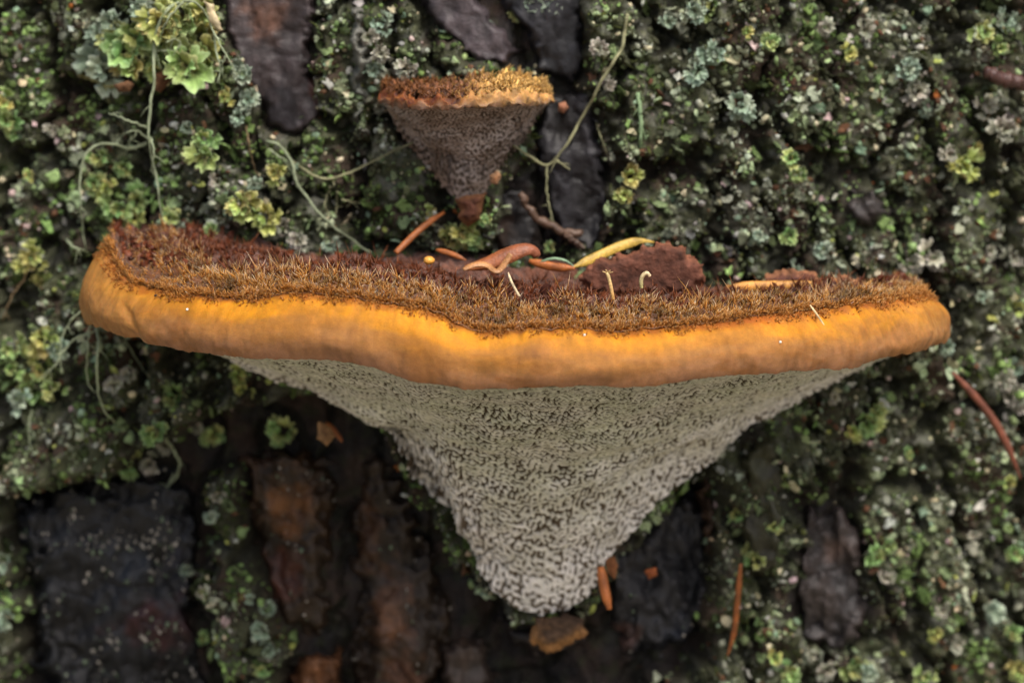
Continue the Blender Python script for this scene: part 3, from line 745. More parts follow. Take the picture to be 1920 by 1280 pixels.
c = mixc(c, np.array([.16, .09, .045]), sstep(.72, 1.0, svv) * .6)
c = mixc(c, np.array([.06, .042, .028]), spore * .85)
SP2 = np.concatenate([SP, SP[:, -1:] + np.array([0, .016, 0])], 1); c = np.concatenate([c, c[:, -1:]], 1)
add('pore_surface', mk_mesh('small_pores', SP2.reshape(-1, 3) - SB, grid_faces(SP2.shape[0], SP2.shape[1]), np.clip(c, .01, 1).reshape(-1, 3)), M['pore'], sf)
r = np.random.default_rng(420); n = 3200
i = r.integers(20, len(sth) - 20, n); j = (r.uniform(0, 1, n) ** 1.2 * 50).astype(int)
Pr = ST[i, j] + r.normal(size=(n, 3)) * .0002
gold = sstep(820, 930, proj(Pr)[0] + 25 * r.normal(size=n))[:, None]; val = r.uniform(.6, 1.3, n)[:, None]
lo = np.stack([sc_[i], -np.maximum(ss[i], 0), 0 * sc_[i]], -1)
V, F, C = hairs(Pr, np.array([0, 0, 1.0]) + lo * .5 + r.normal(size=(n, 3)) * .5, r.uniform(5, 15, n) * PX, r.uniform(1.2, 2.2, n) * PX, r.normal(size=(n, 3)) * .0003,
    (np.array([.10, .035, .012]) * (1 - gold) + np.array([.34, .17, .04]) * gold) * val, (np.array([.20, .075, .02]) * (1 - gold) + np.array([.58, .34, .09]) * gold) * val,
    (np.array([.33, .14, .045]) * (1 - gold) + np.array([.75, .52, .22]) * gold) * val, 421)
o = add('bristle_fringe', mk_mesh('small_bristles', V - SB, F, np.clip(C, .005, 1)), M['hair'], sf); o['kind'] = 'stuff'

# ------------------------------------------------------------------ crust of granules, scales and moss on the bark
ICO_V = []
ph = (1 + 5 ** .5) / 2
for a_ in (-1, 1):
    for b_ in (-ph, ph): ICO_V += [(0, a_, b_), (a_, b_, 0), (b_, 0, a_)]
ICO_V = np.array(ICO_V) / math.hypot(1, ph)
ICO_F = [f for f in __import__('itertools').combinations(range(12), 3) if all(abs(np.linalg.norm(ICO_V[f[p]] - ICO_V[f[q]]) - 1.0515) < .02 for p, q in ((0, 1), (1, 2), (0, 2)))]
ICO_F = np.array([f if np.cross(ICO_V[f[1]] - ICO_V[f[0]], ICO_V[f[2]] - ICO_V[f[0]]) @ ICO_V[f[0]] > 0 else (f[0], f[2], f[1]) for f in ICO_F])

BN = normals_grid(cyl(S2, Z2, HT))
if BN[len(SG) // 2, len(ZG) // 2, 1] > 0: BN = -BN
def scatter(n, seed, box=(-520, -170, 2440, 1450), use_cover=True):
    """random points on the bark, thinned by the crust cover"""
    r = np.random.default_rng(seed)
    px = r.uniform(box[0], box[2], n); py = r.uniform(box[1], box[3], n)
    p0 = pt(px, py, Y0 + .003); s = TR * np.arcsin(p0[:, 0] / TR); z = p0[:, 2]
    if use_cover:
        keep = r.uniform(0, 1, n) < grid_lookup(COVER, s, z); s, z, px, py = s[keep], z[keep], px[keep], py[keep]
    h = grid_lookup(HT, s, z); nn = grid_lookup(BN, s, z)
    return cyl(s, z, h), nn / np.linalg.norm(nn, axis=1)[:, None], px, py

def frames(N, r, tilt):
    """random frames with the third axis near N"""
    n = len(N); k = N + r.normal(size=(n, 3)) * tilt; k /= np.linalg.norm(k, axis=1)[:, None]
    a = np.cross(k, r.normal(size=(n, 3))); a /= np.linalg.norm(a, axis=1)[:, None]
    return a, np.cross(k, a), k

PAL = dict(white=lin(176, 178, 168), grey=lin(140, 148, 132), mint=lin(128, 152, 126), green=lin(108, 146, 74), yel=lin(150, 158, 86), olive=lin(72, 76, 40), cream=lin(190, 182, 150), brown=lin(92, 66, 48), pink=lin(178, 158, 154), rust=lin(160, 96, 48))
def palette(px, py, r, seed):
    """colour of each crumb: patches of one lichen, more green to one side, more grey to the other"""
    n = len(px); nz = lambda sc, k: fbm(px / sc, py / sc, seed + k, 3)
    right = sstep(900, 1300, px)
    # what grows where: broad drifts of one colour, a little salt and pepper on top
    t1 = np.clip(.46 + 1.25 * nz(85, 0) + .5 * nz(26, 1) + .30 * r.normal(size=n), 0, 1)[:, None]        # dark olive .. pale
    t2 = np.clip(.20 + .40 * right + 1.2 * nz(110, 2) + .16 * r.normal(size=n), 0, 1)[:, None]            # green .. grey
    lo_ = lin(54, 66, 34) * (1 - t2) + lin(64, 66, 50) * t2
    hi_ = lin(128, 158, 92) * (1 - t2) + lin(168, 174, 152) * t2
    c = lo_ + (hi_ - lo_) * t1 ** 1.3
    acc = r.uniform(0, 1, n); drift = nz(70, 4)
    for lo2, w_, nm in ((0, .045, 'white'), (.1, .045, 'cream'), (.2, .016, 'pink'), (.3, .025, 'mint'), (.4, .010, 'yel'), (.5, .045, 'brown'), (.6, .0012, 'rust')):
        k = (acc > lo2) & (acc < lo2 + w_ * (1 + 2.2 * np.clip(nz(60, 5 + int(lo2 * 10)), -.4, 1)))
        c[k] = PAL[nm]
    return c * r.uniform(.72, 1.18, n)[:, None] * (1 + .03 * r.normal(size=(n, 3)))
def granules(n, smin, smax, seed, name, label, cat, mul=1., box=(-520, -170, 2440, 1450), use_cover=True, flat=.7, colf=None, BV=ICO_V, BF=ICO_F):
    r = np.random.default_rng(seed)
    P, N, px, py = scatter(n, seed, box, use_cover); n = len(P)
    a, b, k = frames(N, r, .35)
    S = (smin + (smax - smin) * r.uniform(0, 1, n) ** 2.2) * PX
    nb = len(BV); U = BV[None] * r.uniform(.62, 1.25, (n, nb, 1)) * np.stack([r.uniform(.7, 1.4, n), r.uniform(.7, 1.2, n), np.full(n, flat)], -1)[:, None] * S[:, None, None]
    V = P[:, None] + (N * S[:, None] * .3)[:, None] + U[..., :1] * a[:, None] + U[..., 1:2] * b[:, None] + U[..., 2:] * k[:, None]
    F = BF[None] + (np.arange(n) * nb)[:, None, None]
    c = (palette(px, py, r, 500) if colf is None else colf(px, py, r)) * mul
    C = np.repeat(c[:, None], nb, 1) * r.uniform(.85, 1.15, (n, nb, 1))
    o = add(name, mk_mesh(name, V.reshape(-1, 3), F.reshape(-1, 3), np.clip(C, .006, 1).reshape(-1, 3)), M['crumb'])
    return tag(o, label, cat, kind='stuff')

def scales(n, smin, smax, seed, name, label, cat, mul=1.):
    """small cupped lobed scales, overlapping like shingles"""
    r = np.random.default_rng(seed)
    P, N, px, py = scatter(n, seed); n = len(P)
    m = 10
    a, b, k = frames(N + np.array([0, -.1, .25]), r, .55)
    S = (smin + (smax - smin) * r.uniform(0, 1, n) ** 2.4) * PX
    an = np.linspace(0, 2 * np.pi, m, endpoint=False)[None] + r.uniform(0, 6.28, (n, 1))
    rad = 1 + .30 * np.sin(an * r.integers(2, 5, (n, 1)) + r.uniform(0, 6, (n, 1))) + r.uniform(-.28, .28, (n, m))
    el = r.uniform(.6, 1.0, (n, 1)); cup = r.uniform(-.05, .55, (n, 1)) + r.uniform(-.2, .2, (n, m))
    def ring(f, hz, off):
        lx = rad * np.cos(an) * f; ly = rad * np.sin(an) * f * el; lz = cup * hz + off
        return P[:, None] + (N * S[:, None] * .45)[:, None] + S[:, None, None] * (lx[..., None] * a[:, None] + ly[..., None] * b[:, None] + lz[..., None] * k[:, None])
    cen = lambda off: (P + N * S[:, None] * .45 + k * (S * off)[:, None])[:, None]
    V = np.concatenate([ring(1, 1, 0), ring(.6, .25, 0), cen(-.02), cen(-.30)], 1)            # rim, mid ring, centre, stalk point underneath
    q = 2 * m + 2; bidx = (np.arange(n) * q)[:, None, None]; I = np.arange(m); J = (I + 1) % m
    Fq = bidx + np.stack([I, J, m + J, m + I], -1)[None]
    Ft = bidx + np.concatenate([np.stack([m + I, m + J, 0 * I + 2 * m], -1), np.stack([J, I, 0 * I + 2 * m + 1], -1)])[None]
    c = palette(px, py, r, 500) * mul
    C = np.repeat(c[:, None], q, 1) * r.uniform(.85, 1.15, (n, q, 1)); C[:, :m] *= 1.25; C[:, 2 * m + 1] *= .5
    o = add(name, mk_mesh(name, V.reshape(-1, 3), [Fq.reshape(-1, 4), Ft.reshape(-1, 3)], np.clip(C, .006, 1).reshape(-1, 3)), M['crumb'])
    return tag(o, label, cat, kind='stuff')

OCT_V = np.array([(1, 0, 0), (-1, 0, 0), (0, 1, 0), (0, -1, 0), (0, 0, 1), (0, 0, -1.0)])
OCT_F = np.array([(a_, b_, 4) for a_, b_ in ((0, 2), (2, 1), (1, 3), (3, 0))] + [(b_, a_, 5) for a_, b_ in ((0, 2), (2, 1), (1, 3), (3, 0))])
granules(92000, 1.8, 5.0, 506, 'fine_crust', 'powdery fine lichen grains dusting the bark', 'lichen', .95, BV=OCT_V, BF=OCT_F)
granules(42000, 3.0, 10, 501, 'crust_lichen', 'fine grey green and whitish granules of crusty lichen all over the bark', 'lichen', .95)
scales(25000, 4, 16, 502, 'scaly_lichen', 'small cupped green and grey lichen scales scattered over the bark', 'lichen', 1.0)
# moss: short olive shoots
r = np.random.default_rng(503)
P, N, px, py = scatter(36000, 503)
keep = fbm(px / 110, py / 110, 560, 3) + .3 * fbm(px / 30, py / 30, 561, 2) > .02
P, N, px, py = P[keep], N[keep], px[keep], py[keep]; n = len(P)
v = r.uniform(.6, 1.4, n)[:, None]; yg = sstep(0, .5, fbm(px / 60, py / 60, 562, 2))[:, None]
mc = (np.array([.045, .055, .014]) * (1 - yg) + np.array([.085, .115, .022]) * yg) * v
V, F, C = hairs(P, N + r.normal(size=(n, 3)) * .6 + np.array([0, 0, .35]), r.uniform(6, 20, n) * PX, r.uniform(1.3, 2.8, n) * PX, r.normal(size=(n, 3)) * .0004, mc * .6, mc, mc * 1.6, 504)
tag(add('moss', mk_mesh('moss', V, F, np.clip(C, .004, 1)), M['crumb']), 'short dark olive moss shoots between the lichens on the bark', 'moss', kind='stuff')
# pale grains on the bare dark bark plates
r = np.random.default_rng(505)
Pg = np.concatenate([q[r.integers(0, len(q), k_)] for q, k_ in PLATES]); n = len(Pg)
S = (1.4 + 3.6 * r.uniform(0, 1, n) ** 2) * PX
U = ICO_V[None] * r.uniform(.7, 1.2, (n, 12, 1)) * np.stack([r.uniform(.7, 1.2, n), np.full(n, .6), r.uniform(.8, 2.0, n)], -1)[:, None] * S[:, None, None]
an = r.normal(size=n) * .5; ca, sa = np.cos(an)[:, None], np.sin(an)[:, None]
U = np.stack([U[..., 0] * ca + U[..., 2] * sa, U[..., 1], -U[..., 0] * sa + U[..., 2] * ca], -1)
C = np.repeat(np.where((r.uniform(0, 1, n) < .6)[:, None], lin(165, 160, 150), lin(110, 126, 104))[:, None] * r.uniform(.4, 1.0, (n, 1, 1)), 12, 1)
tag(add('pale_grains', mk_mesh('pale_grains', (Pg[:, None] + U).reshape(-1, 3), (ICO_F[None] + (np.arange(n) * 12)[:, None, None]).reshape(-1, 3), C.reshape(-1, 3)), M['crumb']), 'sparse pale lichen grains on the bare dark bark plates', 'lichen', kind='stuff')

# ------------------------------------------------------------------ leafy lichens: a rosette of lobes each
def lobe_mesh(name, seed, cbase, cmid, cedge, long=1.0):
    r = np.random.default_rng(seed); na, nr = 23, 7
    an = np.linspace(-1, 1, na) * math.radians(r.uniform(48, 80)); rr = np.linspace(.06, 1, nr)
    k = r.integers(3, 6); ph_ = r.uniform(0, 6.28)
    edge = .78 + .20 * np.abs(np.cos(an * k * 1.25 + ph_)) ** .6 + .07 * np.cos(an * k * 3.1 + ph_ * 2) + r.uniform(-.05, .05, na)
    A, R = np.meshgrid(an, rr, indexing='ij'); E = edge[:, None]
    q = R * (1 + (E - 1) * R ** 1.5)
    x = np.sin(A) * q * r.uniform(.75, 1); y = np.cos(A) * q * long
    z = .20 * R ** 2 * np.cos(A * k * 1.25 + ph_ + 1) + .22 * R ** 2.2 * r.uniform(-.6, 1.3) + .10 * np.sin(A * 2 + ph_) * R + .06 * np.cos(A * k * 3 + ph_) * R ** 3
    V = np.stack([x, y, z], -1).reshape(-1, 3)
    Nn = normals_grid(np.stack([x, y, z], -1)).reshape(-1, 3); Nn *= np.sign(Nn[:, 2:3].mean())
    t = .045 * (1 - .6 * R.reshape(-1, 1) ** 3)
    W = V - Nn * t * 1.2
    F = grid_faces(na, nr); n = na * nr
    rim_i = np.r_[np.arange(nr), np.arange(1, na) * nr + nr - 1, (na - 1) * nr + np.arange(nr - 2, -1, -1), np.arange(na - 2, 0, -1) * nr]
    side = np.stack([rim_i, np.roll(rim_i, -1), np.roll(rim_i, -1) + n, rim_i + n], -1)
    tt_ = R.reshape(-1, 1)
    c = cbase + (cmid - cbase) * sstep(.05, .45, tt_); c = c + (cedge - c) * sstep(.6, 1, tt_)
    c = c * (1 + .12 * r.normal(size=(n, 1)))
    return mk_mesh(name, np.vstack([V, W]), [F, F[:, ::-1] + n, side], np.clip(np.vstack([c, c * .6]), .01, 1))

CLS = {
    'yellow green': (np.array([.16, .13, .03]), np.array([.42, .47, .12]), np.array([.56, .60, .24])),
    'fresh green': (np.array([.10, .10, .03]), np.array([.30, .42, .13]), np.array([.44, .56, .25])),
    'mint green': (np.array([.10, .12, .07]), np.array([.27, .36, .25]), np.array([.40, .49, .38])),
    'cream grey': (np.array([.16, .13, .08]), np.array([.36, .36, .26]), np.array([.52, .51, .42])),
}
LOBES = {k: [lobe_mesh('lobe_' + k.replace(' ', '_'), 600 + 20 * q + w_, *v, long=(1, 1.25, .9, 1.1)[w_ % 4]) for w_ in range(8)] for q, (k, v) in enumerate(CLS.items())}
rosr = np.random.default_rng(650)
def rosette(px, py, size, cls, place, n=None):
    cls = {'y': 'yellow green', 'g': 'fresh green', 'm': 'mint green', 'c': 'cream grey'}[cls]
    P = surf(px, py, .0045 if place == A1 else .0026 if place == A2 else .0016)
    if place == A1: size *= 1.35
    big_ = size >= 34
    o = empty('leafy_lichen', P, f"{'tiny' if size < 24 else 'small' if size < 31 else 'broad' if size < 40 else 'large'} {cls} lichen rosette {place}", 'lichen', f"{cls} lichen rosettes {place}")
    r = rosr; n = n or int(r.integers(8, 14))
    nrm = np.array([P[0] / TR, -1, 0]); nrm /= np.linalg.norm(nrm)
    a0 = r.uniform(0, 6.28)
    for k in range(n):
        an = a0 + k * 2.4 + r.uniform(-.35, .35)
        d = np.array([math.cos(an), 0, math.sin(an)]); d -= nrm * (d @ nrm); d /= np.linalg.norm(d)
        tier = k / n
        el = math.radians(r.uniform(8, 30) + 38 * tier)
        yv = d * math.cos(el) + nrm * math.sin(el); xv = np.cross(yv, nrm); xv /= np.linalg.norm(xv)
        roll = r.uniform(-.4, .4); zv = np.cross(xv, yv); xv, zv = xv * math.cos(roll) + zv * math.sin(roll), zv * math.cos(roll) - xv * math.sin(roll)
        s = size * PX * r.uniform(.5, .85) * (1 - .3 * tier)
        if r.uniform() < .3: s *= .7
        c = add('lobe', LOBES[cls][int(r.integers(8))], M['lobe'], o)
        off = d * size * PX * r.uniform(.0, .5) * (1 - tier * .9) + nrm * (.0004 + .0016 * tier)
        Mx = Matrix(((xv[0] * s, yv[0] * s, zv[0] * s, off[0]), (xv[1] * s, yv[1] * s, zv[1] * s, off[1]), (xv[2] * s, yv[2] * s, zv[2] * s, off[2]), (0, 0, 0, 1)))
        c.matrix_local = Mx
    return o

A1 = 'in the lush patch under the arched beard strand'
A2 = 'between beard strands above the blunt end of the bracket'
A3 = 'on pale bark beside the forked brown strand'
A4 = 'in the tuft beside threads below the blunt bracket end'
A5 = 'hanging along the upper lip of the dark bark hollow'
A6 = 'beside the ragged rim of the small bracket'
A7 = 'on crusted bark beyond the forked olive strand'
A8 = 'on crusted bark above the pointed end of the bracket'
A9 = 'on crusted bark below the pointed end of the bracket'
A10 = 'on the ridge between dark block and brown bark strips'
A11 = 'on the mossy bark behind the orange needle'
A12 = 'at the foot of the bare slab under the bracket'
ROS = [
    (A1, [(215, 42, 32, 'm'), (190, 62, 26, 'm'), (262, 66, 40, 'g'), (302, 38, 44, 'y'), (348, 30, 46, 'g'), (378, 66, 42, 'y'), (385, 18, 40, 'y'), (328, 88, 40, 'g'), (238, 96, 40, 'g'), (200, 128, 44, 'm'),
          (252, 122, 34, 'y'), (300, 104, 36, 'g'), (352, 122, 48, 'g'), (382, 104, 36, 'y'), (186, 104, 28, 'm'), (275, 20, 36, 'm'), (225, 70, 30, 'g'), (320, 60, 34, 'y'), (300, 132, 28, 'y'), (355, 75, 34, 'g')]),
    (A2, [(456, 138, 30, 'm'), (468, 186, 30, 'm'), (452, 216, 26, 'm'), (424, 180, 24, 'y'), (384, 258, 34, 'g'), (352, 238, 22, 'm'), (386, 296, 36, 'g'), (182, 342, 30, 'g'), (204, 352, 34, 'y'), (236, 312, 26, 'g'), (190, 294, 26, 'g'),
          (228, 388, 42, 'g'), (262, 376, 38, 'g'), (255, 408, 34, 'y'), (322, 408, 32, 'g'), (452, 382, 42, 'y'), (502, 402, 44, 'y'), (516, 322, 24, 'y'), (482, 346, 22, 'm'), (532, 426, 30, 'c'), (410, 340, 24, 'c'), (400, 432, 28, 'g'), (345, 432, 26, 'm'), (560, 450, 30, 'c')]),
    (A3, [(66, 478, 40, 'y'), (80, 520, 30, 'y'), (46, 500, 26, 'y'), (18, 222, 40, 'g'), (12, 190, 30, 'y'), (26, 248, 24, 'g'), (60, 330, 16, 'y'), (100, 240, 18, 'c')]),
    (A4, [(30, 652, 40, 'g'), (88, 636, 42, 'y'), (114, 654, 34, 'm'), (58, 724, 46, 'g'), (102, 724, 44, 'g'), (80, 690, 34, 'y'), (28, 690, 30, 'g'), (60, 650, 32, 'g'), (40, 745, 34, 'm')]),
    (A5, [(330, 742, 40, 'g'), (404, 812, 32, 'g'), (372, 798, 26, 'c'), (532, 808, 44, 'g'), (246, 862, 42, 'g'), (284, 866, 34, 'c'), (296, 812, 34, 'g'), (312, 832, 28, 'c'), (245, 700, 26, 'c'), (220, 720, 30, 'c'), (450, 700, 26, 'y'), (455, 730, 24, 'y')]),
    (A6, [(718, 40, 30, 'm'), (736, 140, 38, 'c'), (766, 128, 34, 'c'), (716, 102, 30, 'c'), (702, 132, 24, 'm'), (1000, 12, 32, 'm'), (976, 22, 26, 'g'), (1036, 8, 28, 'm'), (918, 52, 18, 'm'), (900, 90, 14, 'm'), (716, 200, 22, 'c'), (695, 70, 24, 'c')]),
    (A7, [(1306, 132, 42, 'm'), (1332, 98, 34, 'm'), (1300, 20, 34, 'm'), (1330, 12, 30, 'g'), (1250, 40, 24, 'm'), (1386, 200, 38, 'm'), (1182, 330, 36, 'y'), (1170, 366, 26, 'y'), (1400, 60, 20, 'y'), (1620, 55, 30, 'c'), (1545, 50, 26, 'c'), (1590, 100, 24, 'y'), (1715, 170, 42, 'c'), (1700, 130, 34, 'm'), (1735, 200, 30, 'm'),
          (1840, 60, 36, 'g'), (1880, 40, 34, 'm'), (1870, 90, 26, 'g'), (1120, 90, 26, 'c'), (1140, 160, 20, 'c'), (1440, 80, 26, 'g')]),
    (A8, [(1480, 296, 30, 'g'), (1492, 326, 30, 'g'), (1800, 312, 44, 'y'), (1776, 288, 28, 'c'), (1826, 290, 28, 'y'), (1880, 242, 38, 'c'), (1844, 196, 30, 'c'), (1700, 492, 38, 'c'), (1744, 482, 42, 'c'), (1682, 516, 26, 'c'), (1900, 578, 34, 'y'), (1836, 556, 26, 'm'), (1490, 502, 24, 'm'), (1540, 466, 26, 'm'), (1420, 440, 20, 'm'), (1480, 440, 26, 'g'), (1895, 480, 30, 'c'), (1850, 470, 26, 'c')]),
    (A9, [(1902, 742, 38, 'c'), (1878, 708, 30, 'c'), (1900, 690, 26, 'm'), (1622, 792, 38, 'g'), (1592, 806, 28, 'y'), (1640, 770, 28, 'g'), (1770, 650, 30, 'm'), (1560, 742, 22, 'c'), (1416, 1046, 36, 'g'), (1404, 1030, 26, 'g'), (1640, 1040, 30, 'g'), (1662, 1022, 24, 'g'), (1656, 1080, 22, 'c'), (1764, 1142, 24, 'c'), (1790, 1202, 28, 'c'), (1752, 1184, 22, 'y'),
          (1900, 1036, 26, 'g'), (1856, 1140, 34, 'm'), (1382, 962, 28, 'g'), (1448, 984, 26, 'g'), (1890, 900, 24, 'y'), (1700, 850, 18, 'g'), (1465, 900, 24, 'g'), (1820, 1000, 18, 'c'), (1895, 1180, 30, 'g')]),
    (A10, [(500, 1140, 26, 'm'), (486, 1178, 26, 'm'), (504, 1216, 28, 'm'), (470, 1120, 20, 'm'), (496, 1250, 26, 'g'), (352, 1062, 26, 'm'), (378, 1108, 18, 'c'), (396, 970, 18, 'm'), (408, 930, 18, 'c'), (388, 1190, 20, 'g'), (8, 1050, 28, 'm'), (14, 1160, 32, 'm'), (10, 1110, 24, 'g'), (352, 980, 14, 'm')]),
    (A11, [(872, 436, 36, 'y'), (842, 442, 34, 'y'), (806, 398, 22, 'y'), (888, 446, 28, 'g'), (910, 410, 18, 'g'), (1030, 462, 18, 'g'), (620, 460, 24, 'm')]),
    (A12, [(1480, 1262, 32, 'g'), (1600, 1246, 36, 'g'), (1546, 1252, 30, 'c'), (1450, 1228, 22, 'y'), (1625, 1262, 26, 'm'), (1520, 1225, 18, 'c'), (1730, 1265, 30, 'g'), (1905, 1255, 34, 'y')]),
]
for place, items in ROS:
    for (px_, py_, sz, cl) in items:
        if place == A10: cl = cl
        rosette(px_, py_, sz, cl, place)

# ------------------------------------------------------------------ beard lichen strands
SAGE = np.array([.30, .35, .22]); TAN = np.array([.18, .13, .07]); DUSK = np.array([.25, .25, .14])
def strand(label, main, branches=(), rad=3.2, col=SAGE, lift=.004, taper=.55):
    mp = np.array(main, float)
    P0 = surf(mp[:1, 0], mp[:1, 1])[0]
    o = empty('beard_lichen', P0, label, 'lichen strand')
    for k, path in enumerate([main] + list(branches)):
        q = spline(path, max(22, 8 * len(path)))
        W = surf(q[:, 0], q[:, 1])
        ysm = np.convolve(np.pad(W[:, 1], 5, 'edge'), np.ones(11) / 11, 'valid')
        n = len(q); t = np.linspace(0, 1, n)
        lf = lift * (.25 + .75 * np.sin(np.pi * np.clip(t * 1.0, 0, 1)) ** .6) if k == 0 else lift * .8
        Wp = pt(q[:, 0] + 2.6 * fbm(t * 8, t * 0 + mp[0, 0], 700 + k, 3), q[:, 1] + 1.8 * fbm(t * 8, t * 0 + mp[0, 1], 740 + k, 3), ysm - lf)
        rr = (rad if k == 0 else rad * .66) * .92 * (1 - (1 - taper * .8) * t) * (1 + .40 * fbm(t * 12, t * 0 + mp[0, 0], 710 + k, 3)) * PX * 1.05
        V, F = tube(Wp - P0, rr, 7)
        cc = col * (1 + .3 * np.repeat(vnoise(t * 6, t * 0 + k, 720), 7))[:, None]
        cc = np.vstack([cc, col, col])
        rs = np.random.default_rng(int(abs(path[0][0] * 7 + path[0][1] * 3)) + k)
        for _ in range(int(rs.integers(2, 5)) if rad > 2.4 else 0):            # short side fibres
            i_ = int(rs.integers(2, n - 2)); dv = rs.normal(size=3) * np.array([1, .5, 1]); dv /= np.linalg.norm(dv); ln = rs.uniform(8, 26) * PX
            tb = np.linspace(0, 1, 7)[:, None]; pb = Wp[i_] - P0 + dv * ln * tb + np.array([0, 0, -1]) * ln * .5 * tb ** 2
            V2, F2 = tube(pb, rad * .38 * PX * (1 - .75 * tb[:, 0]), 5)
            F = F + [f + len(V) for f in F2]; V = np.vstack([V, V2]); cc = np.vstack([cc, np.tile(col * .9, (len(V2), 1))])
        add('stem' if k == 0 else 'branch', mk_mesh('strand', V, F, np.clip(cc, .01, 1)), M['strand'], o)
    return o

strand('long sage beard strand arching over the leafy patch down to the blunt bracket end', [(345, 2), (318, 15), (297, 50), (288, 100), (289, 150), (282, 200), (278, 240), (284, 290), (295, 350), (305, 422)],
       [[(345, 4), (322, 26), (304, 60), (294, 95), (290, 120)], [(345, 2), (370, 7), (390, 34), (403, 66), (425, 105), (446, 142)], [(401, 62), (406, 100), (413, 128), (408, 156)], [(290, 94), (315, 96), (334, 92), (338, 80), (325, 74), (312, 80)],
        [(278, 240), (240, 226), (204, 212)], [(282, 258), (289, 285), (283, 322)], [(425, 106), (416, 122), (420, 132)]], 4.0, lift=.0155)
strand('looped sage strand bending down onto the blunt end of the large bracket', [(276, 268), (240, 278), (215, 271), (186, 270), (166, 284), (152, 320), (150, 372), (155, 425), (162, 470)],
       [[(278, 262), (262, 248), (245, 246), (228, 256), (216, 270)], [(240, 277), (245, 262), (256, 252)]], 3.4, lift=.010)
strand('thick dull green strand slanting down behind the brown cap top', [(500, 265), (525, 275), (546, 302), (562, 352), (600, 400), (640, 436), (706, 482)], [[(505, 280), (530, 300), (552, 330)]], 3.6, SAGE * .8, .005, .8)
strand('olive strand swinging across to the small bracket', [(546, 302), (570, 318), (602, 334), (642, 329), (692, 307), (742, 281), (800, 258)], [[(620, 332), (626, 346), (613, 366), (610, 390), (621, 402)], [(632, 360), (630, 402)], [(640, 374), (676, 381)]], 3.0, DUSK, .004, .8)
strand('forked olive strand crossing the bare black bark beside the small bracket', [(1176, 28), (1166, 90), (1140, 132), (1102, 200), (1076, 250), (1052, 285), (1026, 310), (992, 293), (962, 272)],
       [[(1026, 310), (1025, 350), (1031, 392), (1041, 434)], [(1040, 298), (1068, 318)]], 3.8, DUSK * 1.1, .005, .85)
strand('pale threads hanging straight below the blunt end of the large bracket', [(176, 572), (184, 640), (182, 700), (190, 760), (216, 792)], [[(174, 590), (165, 640), (163, 700), (170, 728), (180, 736)], [(175, 622), (146, 632), (120, 656), (98, 692), (78, 708)], [(170, 576), (142, 590), (120, 624), (112, 655), (116, 700)]], 3.8, SAGE * 1.1, lift=.010)
strand('short stub of sage strand poking out beside the blunt bracket tip', [(124, 450), (140, 464), (164, 472)], [], 3.2, lift=.006)
strand('forked pale thread dangling into the dark bark hollow', [(306, 818), (330, 850), (336, 880), (320, 905), (294, 920)], [[(326, 888), (310, 920)]], 3.0, lift=.007)
strand('brownish thread below the yellow green rosette on pale bark', [(56, 486), (46, 520), (20, 560), (4, 602)], [], 2.6, TAN * 1.2, .004)
strand('thin grey thread under the lichen tuft on pale bark', [(60, 765), (54, 810), (62, 862)], [], 2.2, SAGE * .8, .003)
strand('thick yellowish strand stub beside an orange brown bark chip', [(148, 141), (174, 149), (200, 162), (218, 161)], [], 4.6, np.array([.30, .29, .13]), .004, .9)
strand('faint grey thread slanting over dark bark under the cap margin', [(222, 618), (262, 682), (292, 722)], [], 2.0, SAGE * .55, .003)
strand('tan thread hanging beside the purple brown bark plate', [(462, 236), (470, 290), (486, 338)], [], 2.4, TAN, .003)
strand('pale mint ribbon strand on crusted bark beyond the forked strand', [(1196, 176), (1202, 232), (1198, 300)], [[(1200, 230), (1210, 262)]], 5.0, np.array([.22, .32, .17]), .002, .7)
strand('slender olive thread against the dark furrow past the forked strand', [(1118, 230), (1128, 262), (1140, 292)], [], 2.2, DUSK * .7, .003)

# ------------------------------------------------------------------ needles, scales and chips lying about
def needle(name, label, cat, path, rad, col, where='bark', lift=.003, flat=(1, .55), taper=(.5, .35), y=None, sides=8, col2=None, group=None):
    q = spline(path, max(12, 6 * len(path))); n = len(q); t = np.linspace(0, 1, n)
    if y is not None: yv = np.interp(t, np.linspace(0, 1, len(y)), y)
    elif where == 'bark': 
        yv = surf(q[:, 0], q[:, 1])[:, 1]; yv = np.interp(t, [0, 1], [yv[0], yv[-1]]) * .6 + yv.mean() * .4 - lift
    else: 
        a_ = top_at(*path[0])[1]; b_ = top_at(*path[-1])[1]; yv = np.interp(t, [0, 1], [a_, b_])
    W = pt(q[:, 0], q[:, 1], yv); P0 = W[0]
    prof = np.minimum(1, taper[0] + (1 - taper[0]) * sstep(0, .22, t)) * np.minimum(1, taper[1] + (1 - taper[1]) * sstep(1, .7, t))
    if 'twig' in name: prof = prof * (1 + .45 * fbm(t * 7, t * 0, int(path[0][0]), 3)); W = W + .0006 * np.stack([vnoise(t * 9, t * 0, 31), t * 0, vnoise(t * 9, t * 0, 32)], -1)
    V, F = tube(W - P0, rad * PX * prof, sides, flat)
    c2 = col if col2 is None else col2
    cc = np.repeat(col + (c2 - col) * t[:, None], sides, 0); cc = np.vstack([cc, col, c2])
    o = add(name, mk_mesh(name, V, F, np.clip(cc, .01, 1)), M['needle'], loc=P0)
    return tag(o, label, cat, group)
OR = np.array([.42, .13, .03]); RB = np.array([.17, .055, .030]); AM = np.array([.60, .28, .06]); YE = np.array([.58, .38, .07])
needle('dry_needle', 'long curved reddish brown needle stuck to bark below the pointed bracket end', 'needle', [(1786, 698), (1830, 745), (1866, 792), (1892, 842), (1914, 898)], 8, RB, lift=.006, flat=(1, .8))
